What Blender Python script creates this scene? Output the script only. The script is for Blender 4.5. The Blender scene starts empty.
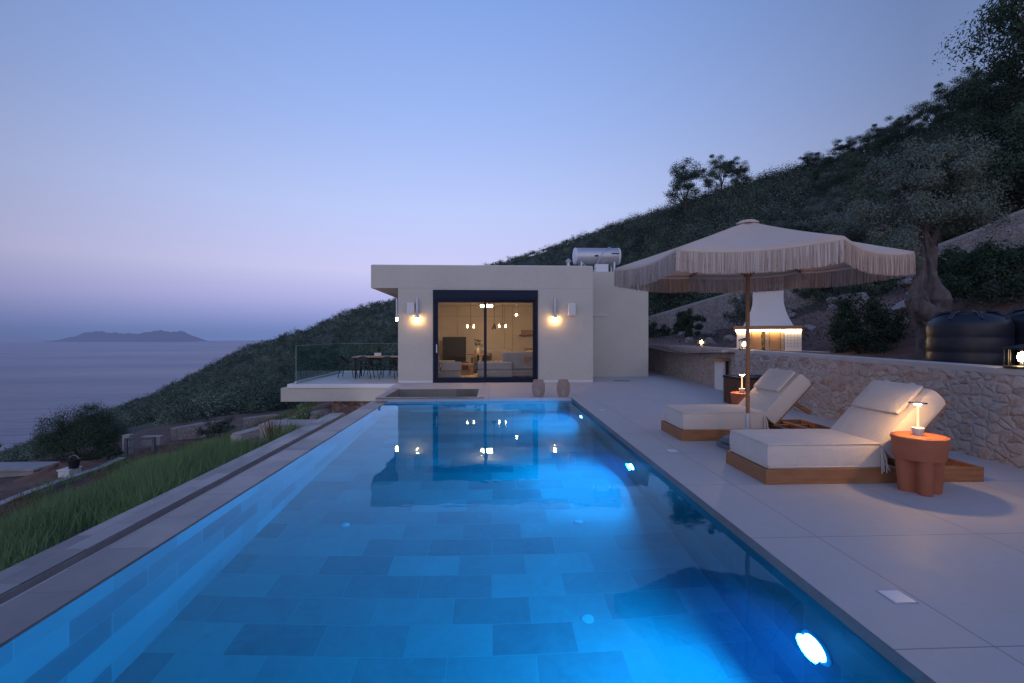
import bpy, bmesh, math, random
import numpy as np
from mathutils import Vector, Matrix
random.seed(7)
RNG = np.random.default_rng(11)
C = bpy.context.scene.collection
PI = math.pi

# ------------------------------------------------------------------ node helpers
def lin(r, g, b):
    f = lambda c: (c/255/12.92) if c/255 <= .04045 else ((c/255+.055)/1.055)**2.4
    return (f(r), f(g), f(b), 1.0)

class Mat:
    def __init__(self, name):
        self.m = bpy.data.materials.new(name); self.m.use_nodes = True
        self.nt = self.m.node_tree; self.nt.nodes.clear()
        self.out = self.n('ShaderNodeOutputMaterial')
    def n(self, t, **kw):
        x = self.nt.nodes.new(t)
        for k, v in kw.items():
            if isinstance(k, str) and hasattr(x, k): setattr(x, k, v)
            else: x.inputs[k].default_value = v
        return x
    def l(self, a, b): self.nt.links.new(a, b); return b
    def set(self, node, **kw):
        for k, v in kw.items():
            s = node.inputs[k.replace('_', ' ')]
            if hasattr(v, 'is_output') or isinstance(v, bpy.types.NodeSocket): self.l(v, s)
            else: s.default_value = v
        return node
    def coords(self, kind='pos', scale=(1, 1, 1), loc=(0, 0, 0), axes=None):
        if kind == 'pos': o = self.n('ShaderNodeNewGeometry').outputs['Position']
        else: o = self.n('ShaderNodeTexCoord').outputs['Object']
        if axes:
            s = self.n('ShaderNodeSeparateXYZ'); self.l(o, s.inputs[0])
            c = self.n('ShaderNodeCombineXYZ')
            for i, a in enumerate(axes):
                if a is not None: self.l(s.outputs[a], c.inputs[i])
            o = c.outputs[0]
        mp = self.n('ShaderNodeMapping'); self.l(o, mp.inputs[0])
        mp.inputs['Scale'].default_value = scale; mp.inputs['Location'].default_value = loc
        return mp.outputs[0]
    def noise(self, vec, scale, detail=6, rough=.6, dist=0):
        x = self.n('ShaderNodeTexNoise'); self.l(vec, x.inputs['Vector'])
        x.inputs['Scale'].default_value = scale; x.inputs['Detail'].default_value = detail
        x.inputs['Roughness'].default_value = rough; x.inputs['Distortion'].default_value = dist
        return x.outputs[0]
    def ramp(self, fac, stops, interp='LINEAR'):
        r = self.n('ShaderNodeValToRGB'); self.l(fac, r.inputs[0]); cr = r.color_ramp; cr.interpolation = interp
        while len(cr.elements) < len(stops): cr.elements.new(.5)
        for e, (p, c) in zip(cr.elements, stops):
            e.position = p; e.color = tuple(c)+(1,) if len(c) == 3 else c
        return r.outputs[0]
    def mix(self, fac, a, b, mode='MIX'):
        x = self.n('ShaderNodeMix', data_type='RGBA', blend_type=mode)
        for s, v in ((x.inputs[0], fac), (x.inputs[6], a), (x.inputs[7], b)):
            if isinstance(v, bpy.types.NodeSocket): self.l(v, s)
            else: s.default_value = v if not isinstance(v, tuple) else (tuple(v)+(1,) if len(v) == 3 else v)
        return x.outputs[2]
    def math(self, op, a, b=0, c=0):
        x = self.n('ShaderNodeMath', operation=op)
        for i, v in enumerate((a, b, c)):
            if isinstance(v, bpy.types.NodeSocket): self.l(v, x.inputs[i])
            else: x.inputs[i].default_value = v
        return x.outputs[0]
    def mapr(self, v, a, b, c=0, d=1):
        x = self.n('ShaderNodeMapRange'); self.l(v, x.inputs[0])
        for i, q in enumerate((a, b, c, d)): x.inputs[i+1].default_value = q
        return x.outputs[0]
    def bump(self, h, strength=.3, dist=.02):
        x = self.n('ShaderNodeBump'); self.l(h, x.inputs['Height'])
        x.inputs['Strength'].default_value = strength; x.inputs['Distance'].default_value = dist
        return x.outputs[0]
    def done(self, color, rough=.6, normal=None, metal=0, spec=.5):
        b = self.n('ShaderNodeBsdfPrincipled')
        for s, v in (('Base Color', color), ('Roughness', rough), ('Metallic', metal), ('Specular IOR Level', spec)):
            if isinstance(v, bpy.types.NodeSocket): self.l(v, b.inputs[s])
            else: b.inputs[s].default_value = v if not isinstance(v, tuple) else (tuple(v)+(1,) if len(v) == 3 else v)
        if normal is not None: self.l(normal, b.inputs['Normal'])
        self.l(b.outputs[0], self.out.inputs[0]); self.b = b
        return self.m

def mottled(name, c1, c2, scale=3, rough=.6, bump=.15, kind='pos', stretch=(1, 1, 1), fine=40, metal=0, spec=.4):
    M = Mat(name); v = M.coords(kind, stretch)
    n1 = M.noise(v, scale); n2 = M.noise(v, scale*fine/4, 4)
    f = M.math('ADD', M.math('MULTIPLY', n1, .65), M.math('MULTIPLY', n2, .35))
    col = M.ramp(f, [(.32, c1), (.68, c2)])
    return M.done(col, M.mapr(n1, .3, .7, rough-.07, min(1, rough+.07)), M.bump(f, bump, .01), metal, spec)

def emit(name, col, strength):
    M = Mat(name); e = M.n('ShaderNodeEmission'); e.inputs[0].default_value = tuple(col)+(1,); e.inputs[1].default_value = strength
    M.l(e.outputs[0], M.out.inputs[0]); return M.m

def pane_mat(name, tint, ior=1.5, boost=0.0, rough=0.0):
    M = Mat(name); t = M.n('ShaderNodeBsdfTransparent'); t.inputs[0].default_value = tuple(tint)+(1,)
    g = M.n('ShaderNodeBsdfGlossy'); g.inputs['Roughness'].default_value = rough
    fr = M.n('ShaderNodeFresnel'); fr.inputs[0].default_value = ior
    f = M.math('ADD', fr.outputs[0], boost)
    mx = M.n('ShaderNodeMixShader'); M.l(f, mx.inputs[0]); M.l(t.outputs[0], mx.inputs[1]); M.l(g.outputs[0], mx.inputs[2])
    M.l(mx.outputs[0], M.out.inputs[0]); return M.m

def tiles(name, w, h, c1, c2, mortar, axes=(0, 1, None), offset=.5, loc=(0, 0, 0), msize=.004, rough=.5, veins=.5, bump=.3, spec=.4):
    M = Mat(name); v = M.coords('pos', axes=axes, loc=loc); p = M.coords('pos')
    b = M.n('ShaderNodeTexBrick'); M.l(v, b.inputs['Vector']); b.offset = offset
    b.inputs['Color1'].default_value = (0, 0, 0, 1); b.inputs['Color2'].default_value = (1, 1, 1, 1); b.inputs['Mortar'].default_value = (.5, .5, .5, 1)
    b.inputs['Scale'].default_value = 1; b.inputs['Brick Width'].default_value = w; b.inputs['Row Height'].default_value = h
    b.inputs['Mortar Size'].default_value = msize; b.inputs['Mortar Smooth'].default_value = .2
    n1 = M.noise(p, 2.2, 8, .65, .6); n2 = M.noise(p, 14, 6, .7)
    f = M.math('ADD', M.math('MULTIPLY', b.outputs['Color'], 1-veins), M.math('MULTIPLY', M.math('ADD', M.math('MULTIPLY', n1, .6), M.math('MULTIPLY', n2, .4)), veins))
    col = M.ramp(f, [(.18, c1), (.5, tuple((a+c)/2 for a, c in zip(c1, c2))), (.82, c2)])
    col = M.mix(b.outputs['Fac'], col, mortar)
    hgt = M.math('SUBTRACT', M.math('MULTIPLY', n2, .35), b.outputs['Fac'])
    return M.done(col, M.mapr(n1, .3, .7, rough-.08, rough+.1), M.bump(hgt, bump, .006), 0, spec)

def rubble(name, scale=4.5, mortar=(.43, .395, .37), pal=None, disp=0):
    M = Mat(name); v = M.coords('pos', (1, 1, 1.25))
    w = M.n('ShaderNodeTexNoise'); M.l(v, w.inputs['Vector']); w.inputs['Scale'].default_value = 3.2; w.inputs['Detail'].default_value = 3
    vm = M.n('ShaderNodeVectorMath', operation='MULTIPLY_ADD'); M.l(w.outputs['Color'], vm.inputs[0]); vm.inputs[1].default_value = (.22, .22, .22); M.l(v, vm.inputs[2])
    a = M.n('ShaderNodeTexVoronoi', feature='F1'); a.inputs['Scale'].default_value = scale; M.l(vm.outputs[0], a.inputs['Vector']); a.inputs['Randomness'].default_value = .95
    e = M.n('ShaderNodeTexVoronoi', feature='DISTANCE_TO_EDGE'); e.inputs['Scale'].default_value = scale; M.l(vm.outputs[0], e.inputs['Vector']); e.inputs['Randomness'].default_value = .95
    sp = M.n('ShaderNodeSeparateColor'); M.l(a.outputs['Color'], sp.inputs[0])
    pal = pal or [(0, (.38, .33, .30)), (.2, (.52, .46, .41)), (.38, (.42, .31, .26)), (.5, (.56, .50, .44)), (.64, (.46, .38, .34)), (.76, (.42, .29, .22)), (.84, (.50, .44, .40)), (.93, (.42, .28, .19)), (1, (.32, .235, .20))]
    col = M.ramp(sp.outputs[0], pal)
    n1 = M.noise(v, 9, 8, .7); n2 = M.noise(v, 40, 5, .7)
    col = M.mix(M.mapr(n1, .35, .7, 0, .7), col, (.44, .385, .35))
    col = M.mix(M.mapr(M.noise(v, 5.5, 5, .6), .55, .67, 0, .85), col, (.35, .165, .085))
    col = M.mix(M.mapr(n2, .45, .75, 0, .5), col, (.12, .085, .075))
    k = M.mapr(M.math('ADD', e.outputs[0], M.math('MULTIPLY', n1, .17)), .085, .21)
    col = M.mix(k, tuple(mortar)+(1,), col)
    h = M.math('ADD', M.mapr(e.outputs[0], 0, .2), M.math('MULTIPLY', n1, .5))
    m = M.done(col, .85, M.bump(h, .38, .02), 0, .2)
    if disp:
        d = M.n('ShaderNodeDisplacement'); d.inputs['Scale'].default_value = disp; d.inputs['Midlevel'].default_value = .8
        M.l(M.math('ADD', M.math('MULTIPLY', M.mapr(e.outputs[0], .01, .13), .75), M.math('MULTIPLY', n1, .45)), d.inputs['Height']); M.l(d.outputs[0], M.out.inputs['Displacement']); m.displacement_method = 'BOTH'
    return m

# ------------------------------------------------------------------ mesh helpers
class MB:
    def __init__(self): self.bm = bmesh.new()
    def box(self, x0, x1, y0, y1, z0, z1, bev=0, seg=2, mat=None):
        g = bmesh.ops.create_cube(self.bm, size=1)['verts']
        for v in g: v.co = Vector((x0+(v.co.x+.5)*(x1-x0), y0+(v.co.y+.5)*(y1-y0), z0+(v.co.z+.5)*(z1-z0)))
        if bev:
            es = list({e for v in g for e in v.link_edges})
            r = bmesh.ops.bevel(self.bm, geom=es, offset=bev, segments=seg, profile=.5, affect='EDGES')
            g = list({v for f in r['faces'] for v in f.verts} | {v for v in g if v.is_valid})
        if mat:
            for v in g: v.co = mat @ v.co
        return self
    def tube(self, pts, rad, n=10, caps=True):
        pts = [Vector(p) for p in pts]; rad = rad if isinstance(rad, (list, tuple)) else [rad]*len(pts)
        rings = []; up0 = Vector((0, 0, 1))
        for i, p in enumerate(pts):
            d = (pts[min(i+1, len(pts)-1)]-pts[max(i-1, 0)]).normalized()
            u = d.cross(up0 if abs(d.z) < .95 else Vector((1, 0, 0))).normalized(); w = d.cross(u)
            if i and rings:
                pu = prev; u = (pu - d*pu.dot(d)).normalized(); w = d.cross(u)
            prev = u
            rings.append([self.bm.verts.new(p+rad[i]*(u*math.cos(2*PI*k/n)+w*math.sin(2*PI*k/n))) for k in range(n)])
        for a, b in zip(rings, rings[1:]):
            for k in range(n): self.bm.faces.new((a[k], a[(k+1) % n], b[(k+1) % n], b[k]))
        if caps: self.bm.faces.new(rings[0]); self.bm.faces.new(rings[-1])
        return self
    def lathe(self, prof, n=24, c=(0, 0, 0), mat=None):
        rings = []
        for r, z in prof:
            rings.append([self.bm.verts.new(Vector((c[0]+r*math.cos(2*PI*k/n), c[1]+r*math.sin(2*PI*k/n), c[2]+z))) for k in range(n)])
        for a, b in zip(rings, rings[1:]):
            for k in range(n): self.bm.faces.new((a[k], a[(k+1) % n], b[(k+1) % n], b[k]))
        if prof[0][0] > 1e-4: self.bm.faces.new(rings[0])
        if prof[-1][0] > 1e-4: self.bm.faces.new(rings[-1])
        if mat:
            for rg in rings:
                for v in rg: v.co = mat @ v.co
        return self
    def prism(self, poly, z0, z1, mat=None):
        a = [self.bm.verts.new((x, y, z0)) for x, y in poly]; b = [self.bm.verts.new((x, y, z1)) for x, y in poly]
        n = len(poly)
        for k in range(n): self.bm.faces.new((a[k], a[(k+1) % n], b[(k+1) % n], b[k]))
        self.bm.faces.new(a[::-1]); self.bm.faces.new(b)
        if mat:
            for v in a+b: v.co = mat @ v.co
        return self
    def loft(self, polys):
        rs = [[self.bm.verts.new(p) for p in poly] for poly in polys]; n = len(rs[0])
        for a, b in zip(rs, rs[1:]):
            for k in range(n): self.bm.faces.new((a[k], a[(k+1) % n], b[(k+1) % n], b[k]))
        self.bm.faces.new(rs[0][::-1]); self.bm.faces.new(rs[-1]); return self
    def quad(self, *p):
        self.bm.faces.new([self.bm.verts.new(q) for q in p]); return self
    def cells(self, xs, ys, keep, z0, z1):
        nx, ny = len(xs)-1, len(ys)-1
        K = lambda i, j: 0 <= i < nx and 0 <= j < ny and keep((xs[i]+xs[i+1])/2, (ys[j]+ys[j+1])/2)
        for i in range(nx):
            for j in range(ny):
                if not K(i, j): continue
                a, b, c, d = xs[i], xs[i+1], ys[j], ys[j+1]
                self.quad((a, c, z1), (b, c, z1), (b, d, z1), (a, d, z1)); self.quad((a, d, z0), (b, d, z0), (b, c, z0), (a, c, z0))
                if not K(i-1, j): self.quad((a, d, z0), (a, c, z0), (a, c, z1), (a, d, z1))
                if not K(i+1, j): self.quad((b, c, z0), (b, d, z0), (b, d, z1), (b, c, z1))
                if not K(i, j-1): self.quad((a, c, z0), (b, c, z0), (b, c, z1), (a, c, z1))
                if not K(i, j+1): self.quad((b, d, z0), (a, d, z0), (a, d, z1), (b, d, z1))
        bmesh.ops.remove_doubles(self.bm, verts=self.bm.verts, dist=1e-5); return self
    def build(self, name, mat, parent=None, smooth=False, fix=True):
        if fix: bmesh.ops.recalc_face_normals(self.bm, faces=self.bm.faces)
        me = bpy.data.meshes.new(name); self.bm.to_mesh(me); self.bm.free()
        me.materials.append(mat)
        if smooth:
            for p in me.polygons: p.use_smooth = True
        if smooth == 'auto' or smooth is True:
            try: me.set_sharp_from_angle(angle=math.radians(38))
            except Exception: pass
        o = bpy.data.objects.new(name, me); C.objects.link(o)
        if parent: o.parent = parent
        return o

def tag(o, label=None, cat=None, group=None, kind=None):
    if label: o['label'] = label
    if cat: o['category'] = cat
    if group: o['group'] = group
    if kind: o['kind'] = kind
    return o
def thing(name, label, cat, loc=(0, 0, 0), rz=0, group=None):
    o = bpy.data.objects.new(name, None); C.objects.link(o); o.location = loc; o.rotation_euler = (0, 0, rz)
    o.empty_display_size = .1
    return tag(o, label, cat, group)
def struct(o): o['kind'] = 'structure'; return o
def dup(root, loc, rz=None, label=None, scale=None, link_children=True):
    r = root.copy(); C.objects.link(r); r.location = loc
    if rz is not None: r.rotation_euler = (0, 0, rz)
    if label: r['label'] = label
    if scale is not None: r.scale = scale if isinstance(scale, tuple) else (scale,)*3
    for ch in list(root.children):
        c = ch.copy(); C.objects.link(c); c.parent = r
        for g in list(ch.children):
            d = g.copy(); C.objects.link(d); d.parent = c
    return r
def npmesh(name, verts, faces_n, mat, parent=None, k=4):
    me = bpy.data.meshes.new(name); nv = len(verts)
    me.vertices.add(nv); me.vertices.foreach_set('co', np.ascontiguousarray(verts, dtype=np.float32).ravel())
    me.loops.add(len(faces_n)*k); me.loops.foreach_set('vertex_index', np.ascontiguousarray(faces_n, dtype=np.int32).ravel())
    me.polygons.add(len(faces_n)); me.polygons.foreach_set('loop_start', np.arange(0, len(faces_n)*k, k, dtype=np.int32))
    me.update(); me.validate(); me.materials.append(mat)
    o = bpy.data.objects.new(name, me); C.objects.link(o)
    if parent: o.parent = parent
    return o
def leaf_arrays(cen, length, width, up=0.0, rng=RNG, out=None, bias=1.5):
    n = len(cen); u = rng.normal(size=(n, 3)); u[:, 2] += up
    t = rng.normal(size=(n, 3))
    if out is not None:
        t = t*.6+out*bias; t /= np.linalg.norm(t, axis=1)[:, None]; u -= t*(u*t).sum(1)[:, None]
    u /= np.linalg.norm(u, axis=1)[:, None]; v = np.cross(u, t); v /= np.linalg.norm(v, axis=1)[:, None]
    s = rng.uniform(.65, 1.35, n)[:, None]
    L = (np.asarray(length)*np.ones(n))[:, None]*s*.5; Wd = (np.asarray(width)*np.ones(n))[:, None]*s*.5
    V = np.stack([cen-u*L, cen+v*Wd, cen+u*L, cen-v*Wd], 1).reshape(-1, 3)
    return V
def leaves(name, cen, length, width, mat, parent=None, up=0.0, center=None, cc=None):
    out = None
    if center is not None:
        out = cen-np.array(center); out /= np.linalg.norm(out, axis=1)[:, None]+1e-6
        if cc is not None:
            lo = cen-np.repeat(cc, len(cen)//len(cc), 0); lo /= np.linalg.norm(lo, axis=1)[:, None]+1e-6; out = out*.6+lo*.9; out /= np.linalg.norm(out, axis=1)[:, None]+1e-6
    V = leaf_arrays(cen, length, width, up, RNG, out)
    return npmesh(name, V, np.arange(len(V)).reshape(-1, 4), mat, parent)
def clumps(n, per, rad, cr, c=(0, 0, 0), shell=.55, flat=.75, rng=RNG, low=-.6):
    d = rng.normal(size=(n, 3)); d /= np.linalg.norm(d, axis=1)[:, None]; d[:, 2] = np.where(d[:, 2] < low, -d[:, 2], d[:, 2])
    r = rng.uniform(shell, 1.0, n)**.8*rng.uniform(.75, 1.12, n)
    cc = d*r[:, None]*np.array(rad)+np.array(c)
    q = rng.normal(size=(n*per, 3)); q /= np.linalg.norm(q, axis=1)[:, None]; q *= (rng.random(n*per)**.45)[:, None]*1.55*(1+.18*rng.normal(size=n*per))[:, None]
    p = np.repeat(cc, per, 0)+q*cr*np.repeat(rng.uniform(.55, 1.35, n), per)[:, None]*np.array([1, 1, flat])
    return p, cc

# ------------------------------------------------------------------ ground shape
YAW = math.atan(20/475)
SKY=[(-900,900,300),(-400,600,300),(-200,520,300),(0,458,300),(60,435,300),(100,416,300),(150,398,300),(200,374,290),(240,352,280),(262,345,280),(300,332,280),(340,316,280),(370,306,280),(398,301,280),(440,285,280),(480,269,280),(520,258,280),(560,245,270),(600,232,220),(650,217,125),(700,203,95),(750,188,95),(800,176,95),(830,168,92),(870,158,90),(930,138,85),(1024,108,75),(1200,30,65),(1500,-40,60),(3000,-300,60)]
TAB=[]
for x,y,R in SKY:
    t=(x-512)/475
    az=YAW+math.atan(t)
    e=(335.5-y)/475*math.cos(math.atan(t))
    TAB.append((az,e,R))
def lerp_tab(az):
    if az<=TAB[0][0]: return TAB[0][1:]
    for a,b in zip(TAB,TAB[1:]):
        if az<=b[0]:
            t=(az-a[0])/(b[0]-a[0]); return a[1]+(b[1]-a[1])*t, a[2]+(b[2]-a[2])*t
    return TAB[-1][1:]
def sstep(a,b,x):
    t=min(1,max(0,(x-a)/(b-a))); return t*t*(3-2*t)
def zlocal(X,Y):
    x=min(X,-4.2)
    if x>-8: l=-.7+.26*(x+4.2)
    elif x>-14: l=-1.688+.44*(x+8)
    elif x>-23: l=-4.328+.06*(x+14)
    else: l=-4.868+.3*(x+23)
    r=1.0+.42*max(0,X-8.5)
    w=sstep(-4.2,6.15,X)
    return l*(1-w)+r*w
def ground(X,Y):
    R=math.hypot(X,Y); az=math.atan2(X,Y)
    Rb=42-14*sstep(-.35,-.15,az)-8*sstep(-.1,.5,az)
    if R<=Rb: return zlocal(X,Y)
    k=Rb/R
    e0=(zlocal(X*k,Y*k)-1.5)/Rb
    ec,Rc=lerp_tab(az)
    if R<=Rc:
        t=(R-Rb)/(Rc-Rb)
        return 1.5+R*(e0+(ec-e0)*t)
    zc=1.5+Rc*ec
    return max(-125,zc-(R-Rc)*.12-((R-Rc)**2)*.0012)

# ------------------------------------------------------------------ materials
m_deck = tiles('deck_tiles', 1.25, 1.25, (.41, .39, .375), (.54, .515, .495), (.22, .21, .205), offset=0, loc=(-2.42, -2.19, 0), msize=.004, rough=.56, veins=.86, bump=.16, spec=.5)
m_cope = tiles('coping_stone', .6, .36, (.13, .12, .125), (.28, .25, .245), (.12, .11, .11), axes=(1, 0, None), offset=.5, loc=(0, .3, 0), msize=.004, rough=.38, veins=.36, bump=.4)
m_trench = mottled('trench_stone', (.17, .145, .14), (.27, .24, .23), 4, .7)
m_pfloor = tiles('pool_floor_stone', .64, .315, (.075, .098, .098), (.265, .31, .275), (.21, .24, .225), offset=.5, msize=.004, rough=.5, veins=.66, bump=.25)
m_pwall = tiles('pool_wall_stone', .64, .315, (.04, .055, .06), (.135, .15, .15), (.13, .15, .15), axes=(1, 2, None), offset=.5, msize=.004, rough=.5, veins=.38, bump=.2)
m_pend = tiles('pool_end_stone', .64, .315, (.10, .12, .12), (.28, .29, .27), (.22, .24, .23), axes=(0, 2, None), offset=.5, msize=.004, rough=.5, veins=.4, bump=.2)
m_edge = mottled('deck_edge_stone', (.13, .115, .105), (.2, .18, .165), 8, .6)
m_rub = rubble('rubble_masonry', 6.2)
m_rubd = rubble('garden_wall_masonry', 6.8, disp=.0105)
m_rub2 = rubble('dry_stone_masonry', 4.6, mortar=(.20, .18, .17), pal=[(0, (.26, .24, .22)), (.5, (.38, .35, .32)), (1, (.2, .17, .15))])
m_cap = mottled('wall_cap_render', (.40, .375, .36), (.50, .47, .45), 3, .8, .3)
m_plaster = mottled('beige_plaster', (.495, .46, .395), (.565, .53, .46), .9, .85, .07)
m_greyt = mottled('grey_timber', (.06, .072, .092), (.11, .125, .15), 3, .7, .2)
m_white = mottled('white_plaster', (.62, .60, .57), (.72, .70, .67), 2.0, .8, .12)
m_alu = mottled('dark_aluminium', (.010, .016, .036), (.014, .021, .045), 4, .6, .02, spec=.2)
m_metal = mottled('brushed_metal', (.46, .47, .49), (.60, .61, .63), 6, .48, .03, metal=.6)
m_whitepl = mottled('white_plastic', (.66, .67, .70), (.72, .73, .75), 4, .4, .02)
m_black = mottled('black_metal', (.012, .012, .013), (.022, .022, .024), 8, .45, .05)
m_tank = mottled('black_polyethylene', (.008, .012, .02), (.014, .02, .032), 5, .42, .06)
m_wood = mottled('oiled_timber', (.20, .082, .034), (.37, .175, .08), 2.5, .5, .12, 'obj', (1.2, 14, 14))
m_woodd = mottled('dark_timber', (.075, .032, .016), (.13, .058, .03), 3, .6, .15, 'obj', (14, 14, 1.2))
m_woodt = mottled('table_timber', (.28, .15, .075), (.40, .235, .12), 3, .5, .1, 'obj', (1.5, 14, 14))
m_terra = mottled('terracotta', (.33, .10, .048), (.40, .135, .066), 9, .75, .1, 'obj')
m_linen = None
def fabric(name, c1, c2, scale=600, bump=.15):
    M = Mat(name); v = M.coords('obj'); w = M.noise(v, scale/8, 3, .8); n = M.noise(v, 3, 4); cr = M.math('ADD', M.noise(v, 4.5, 3, .55, 1.2), M.math('MULTIPLY', M.noise(v, 1.6, 1), .8))
    col = M.ramp(M.math('ADD', M.math('MULTIPLY', w, .4), M.math('MULTIPLY', n, .6)), [(.3, c1), (.7, c2)])
    h = M.math('ADD', M.math('MULTIPLY', w, .12), cr)
    m = M.done(col, .9, M.bump(h, bump, .03), 0, .15)
    try: M.b.inputs['Sheen Weight'].default_value = .15
    except Exception: pass
    return m
m_cush = fabric('cushion_linen', (.55, .48, .42), (.63, .56, .50), 700, .42)
m_canopy = fabric('canopy_canvas', (.55, .43, .35), (.61, .49, .405), 500, .15)
m_sofa = fabric('sofa_fabric', (.30, .29, .30), (.40, .39, .40), 500)
m_bag = fabric('grey_canvas', (.10, .12, .15), (.16, .18, .22), 400)
def fringe_mat():
    M = Mat('fringe_cord'); g = M.n('ShaderNodeNewGeometry'); v = M.coords('obj', (1, 1, .05))
    f = M.math('ADD', M.math('MULTIPLY', g.outputs['Random Per Island'], .7), M.math('MULTIPLY', M.noise(v, 6), .3))
    return M.done(M.ramp(f, [(.05, (.32, .225, .18)), (.5, (.48, .37, .305)), (.95, (.61, .50, .42))]), .9, None, 0, .1)
m_fringe = fringe_mat()
m_rattan = mottled('woven_rattan', (.36, .22, .15), (.56, .38, .28), 60, .7, .5, 'obj')
m_glass = pane_mat('window_glass', (.93, .95, .95), 1.28, .0)
m_bal = pane_mat('balustrade_glass', (.70, .90, .85), 1.5, .12)
m_bale = mottled('glass_edge', (.14, .27, .25), (.18, .32, .30), 4, .3)
m_lglass = pane_mat('lantern_glass', (.97, .96, .93), 1.3, .0)
m_bal2 = pane_mat('balustrade_glass_rear', (.52, .75, .71), 1.3, .0)
WARM = (1.0, .62, .25)
m_bulb = emit('warm_bulb', (1, .60, .22), 40)
m_bulbw = emit('wall_lamp_bulb', (1, .55, .19), 150)
m_tlamp = emit('table_lamp_glow', (1, .56, .18), 850)
m_stem = emit('table_lamp_stem', (1, .66, .34), 1.6)
m_lant = emit('lantern_bulb', (1, .60, .24), 60)
m_led = emit('led_strip', (1, .70, .32), 38)
m_room = emit('room_lamp', (1, .57, .24), 80)
m_pool = emit('pool_lamp_lens', (.8, .42, 1.0), 95)
m_spa = emit('spa_lamp_lens', (.75, .88, 1.0), 14)

def leaf_mat(name, c1, c2, c3, hazy=True, use='rand'):
    M = Mat(name); g = M.n('ShaderNodeNewGeometry'); p = g.outputs['Position']
    oi = M.n('ShaderNodeObjectInfo')
    n = M.noise(p, .16, 3, .6)
    rv = M.n('ShaderNodeAttribute', attribute_name='tint').outputs['Fac'] if use == 'tint' else oi.outputs['Random']
    f = M.math('ADD', M.math('MULTIPLY', g.outputs['Random Per Island'], .26), M.math('ADD', M.math('MULTIPLY', n, .30), M.math('MULTIPLY', rv, .44)))
    col = M.ramp(f, [(.22, c1), (.52, c2), (.85, c3)])
    b = M.n('ShaderNodeBsdfPrincipled'); M.l(col, b.inputs['Base Color']); b.inputs['Roughness'].default_value = .75; b.inputs['Specular IOR Level'].default_value = .08
    o = b.outputs[0]
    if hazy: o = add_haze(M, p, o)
    M.l(o, M.out.inputs[0]); return M.m
def add_haze(M, p, o, dist=4200., col=(.07, .10, .18)):  # aerial haze painted into the material as bluish emission growing with distance
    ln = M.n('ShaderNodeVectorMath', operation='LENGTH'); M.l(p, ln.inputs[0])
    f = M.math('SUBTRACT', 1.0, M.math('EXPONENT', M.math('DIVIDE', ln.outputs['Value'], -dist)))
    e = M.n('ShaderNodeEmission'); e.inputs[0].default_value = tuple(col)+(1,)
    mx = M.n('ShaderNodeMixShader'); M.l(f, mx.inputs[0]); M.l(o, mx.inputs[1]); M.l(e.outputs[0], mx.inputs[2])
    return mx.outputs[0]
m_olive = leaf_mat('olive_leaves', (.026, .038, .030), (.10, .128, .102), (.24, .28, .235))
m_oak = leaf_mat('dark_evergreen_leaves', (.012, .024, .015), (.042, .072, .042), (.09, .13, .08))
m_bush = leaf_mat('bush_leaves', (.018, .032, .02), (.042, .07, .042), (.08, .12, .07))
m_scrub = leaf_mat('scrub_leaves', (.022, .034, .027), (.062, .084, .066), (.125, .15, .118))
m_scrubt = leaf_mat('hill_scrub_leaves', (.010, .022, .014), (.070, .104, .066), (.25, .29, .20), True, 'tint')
m_grassb = leaf_mat('grass_blades', (.065, .115, .045), (.135, .215, .09), (.22, .31, .15), False)
m_dry = leaf_mat('dry_grass_blades', (.11, .085, .04), (.19, .15, .08), (.27, .22, .13), False)
m_bark = mottled('olive_bark', (.028, .022, .022), (.19, .16, .16), 8, .9, 1.0, 'obj', (1, 1, .4))
m_barkd = mottled('dark_bark', (.045, .038, .034), (.09, .078, .07), 7, .9, .6, 'obj', (1, 1, .35))
m_rock = mottled('limestone_rock', (.20, .17, .16), (.36, .32, .30), 3, .9, .6, 'obj')
def ground_mat():
    M = Mat('hillside_soil'); g = M.n('ShaderNodeNewGeometry'); p = g.outputs['Position']
    n1 = M.noise(p, .35, 6, .65); n2 = M.noise(p, 3, 8, .7); n3 = M.noise(p, 18, 5, .7)
    f = M.math('ADD', M.math('MULTIPLY', n1, .45), M.math('ADD', M.math('MULTIPLY', n2, .33), M.math('MULTIPLY', n3, .22)))
    col = M.ramp(f, [(.33, (.045, .030, .024)), (.47, (.12, .060, .042)), (.56, (.19, .105, .075)), (.70, (.26, .19, .15))])
    ln = M.n('ShaderNodeVectorMath', operation='LENGTH'); M.l(p, ln.inputs[0])
    col = M.mix(M.mapr(ln.outputs['Value'], 34, 60), col, (.035, .042, .028))
    b = M.n('ShaderNodeBsdfPrincipled'); M.l(col, b.inputs['Base Color']); b.inputs['Roughness'].default_value = .95
    M.l(M.bump(f, .8, .12), b.inputs['Normal'])
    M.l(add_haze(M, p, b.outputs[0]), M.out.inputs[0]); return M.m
m_soil = ground_mat()
m_dirt = mottled('red_dirt', (.14, .065, .042), (.27, .15, .10), 2.2, .95, .8)

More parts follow.
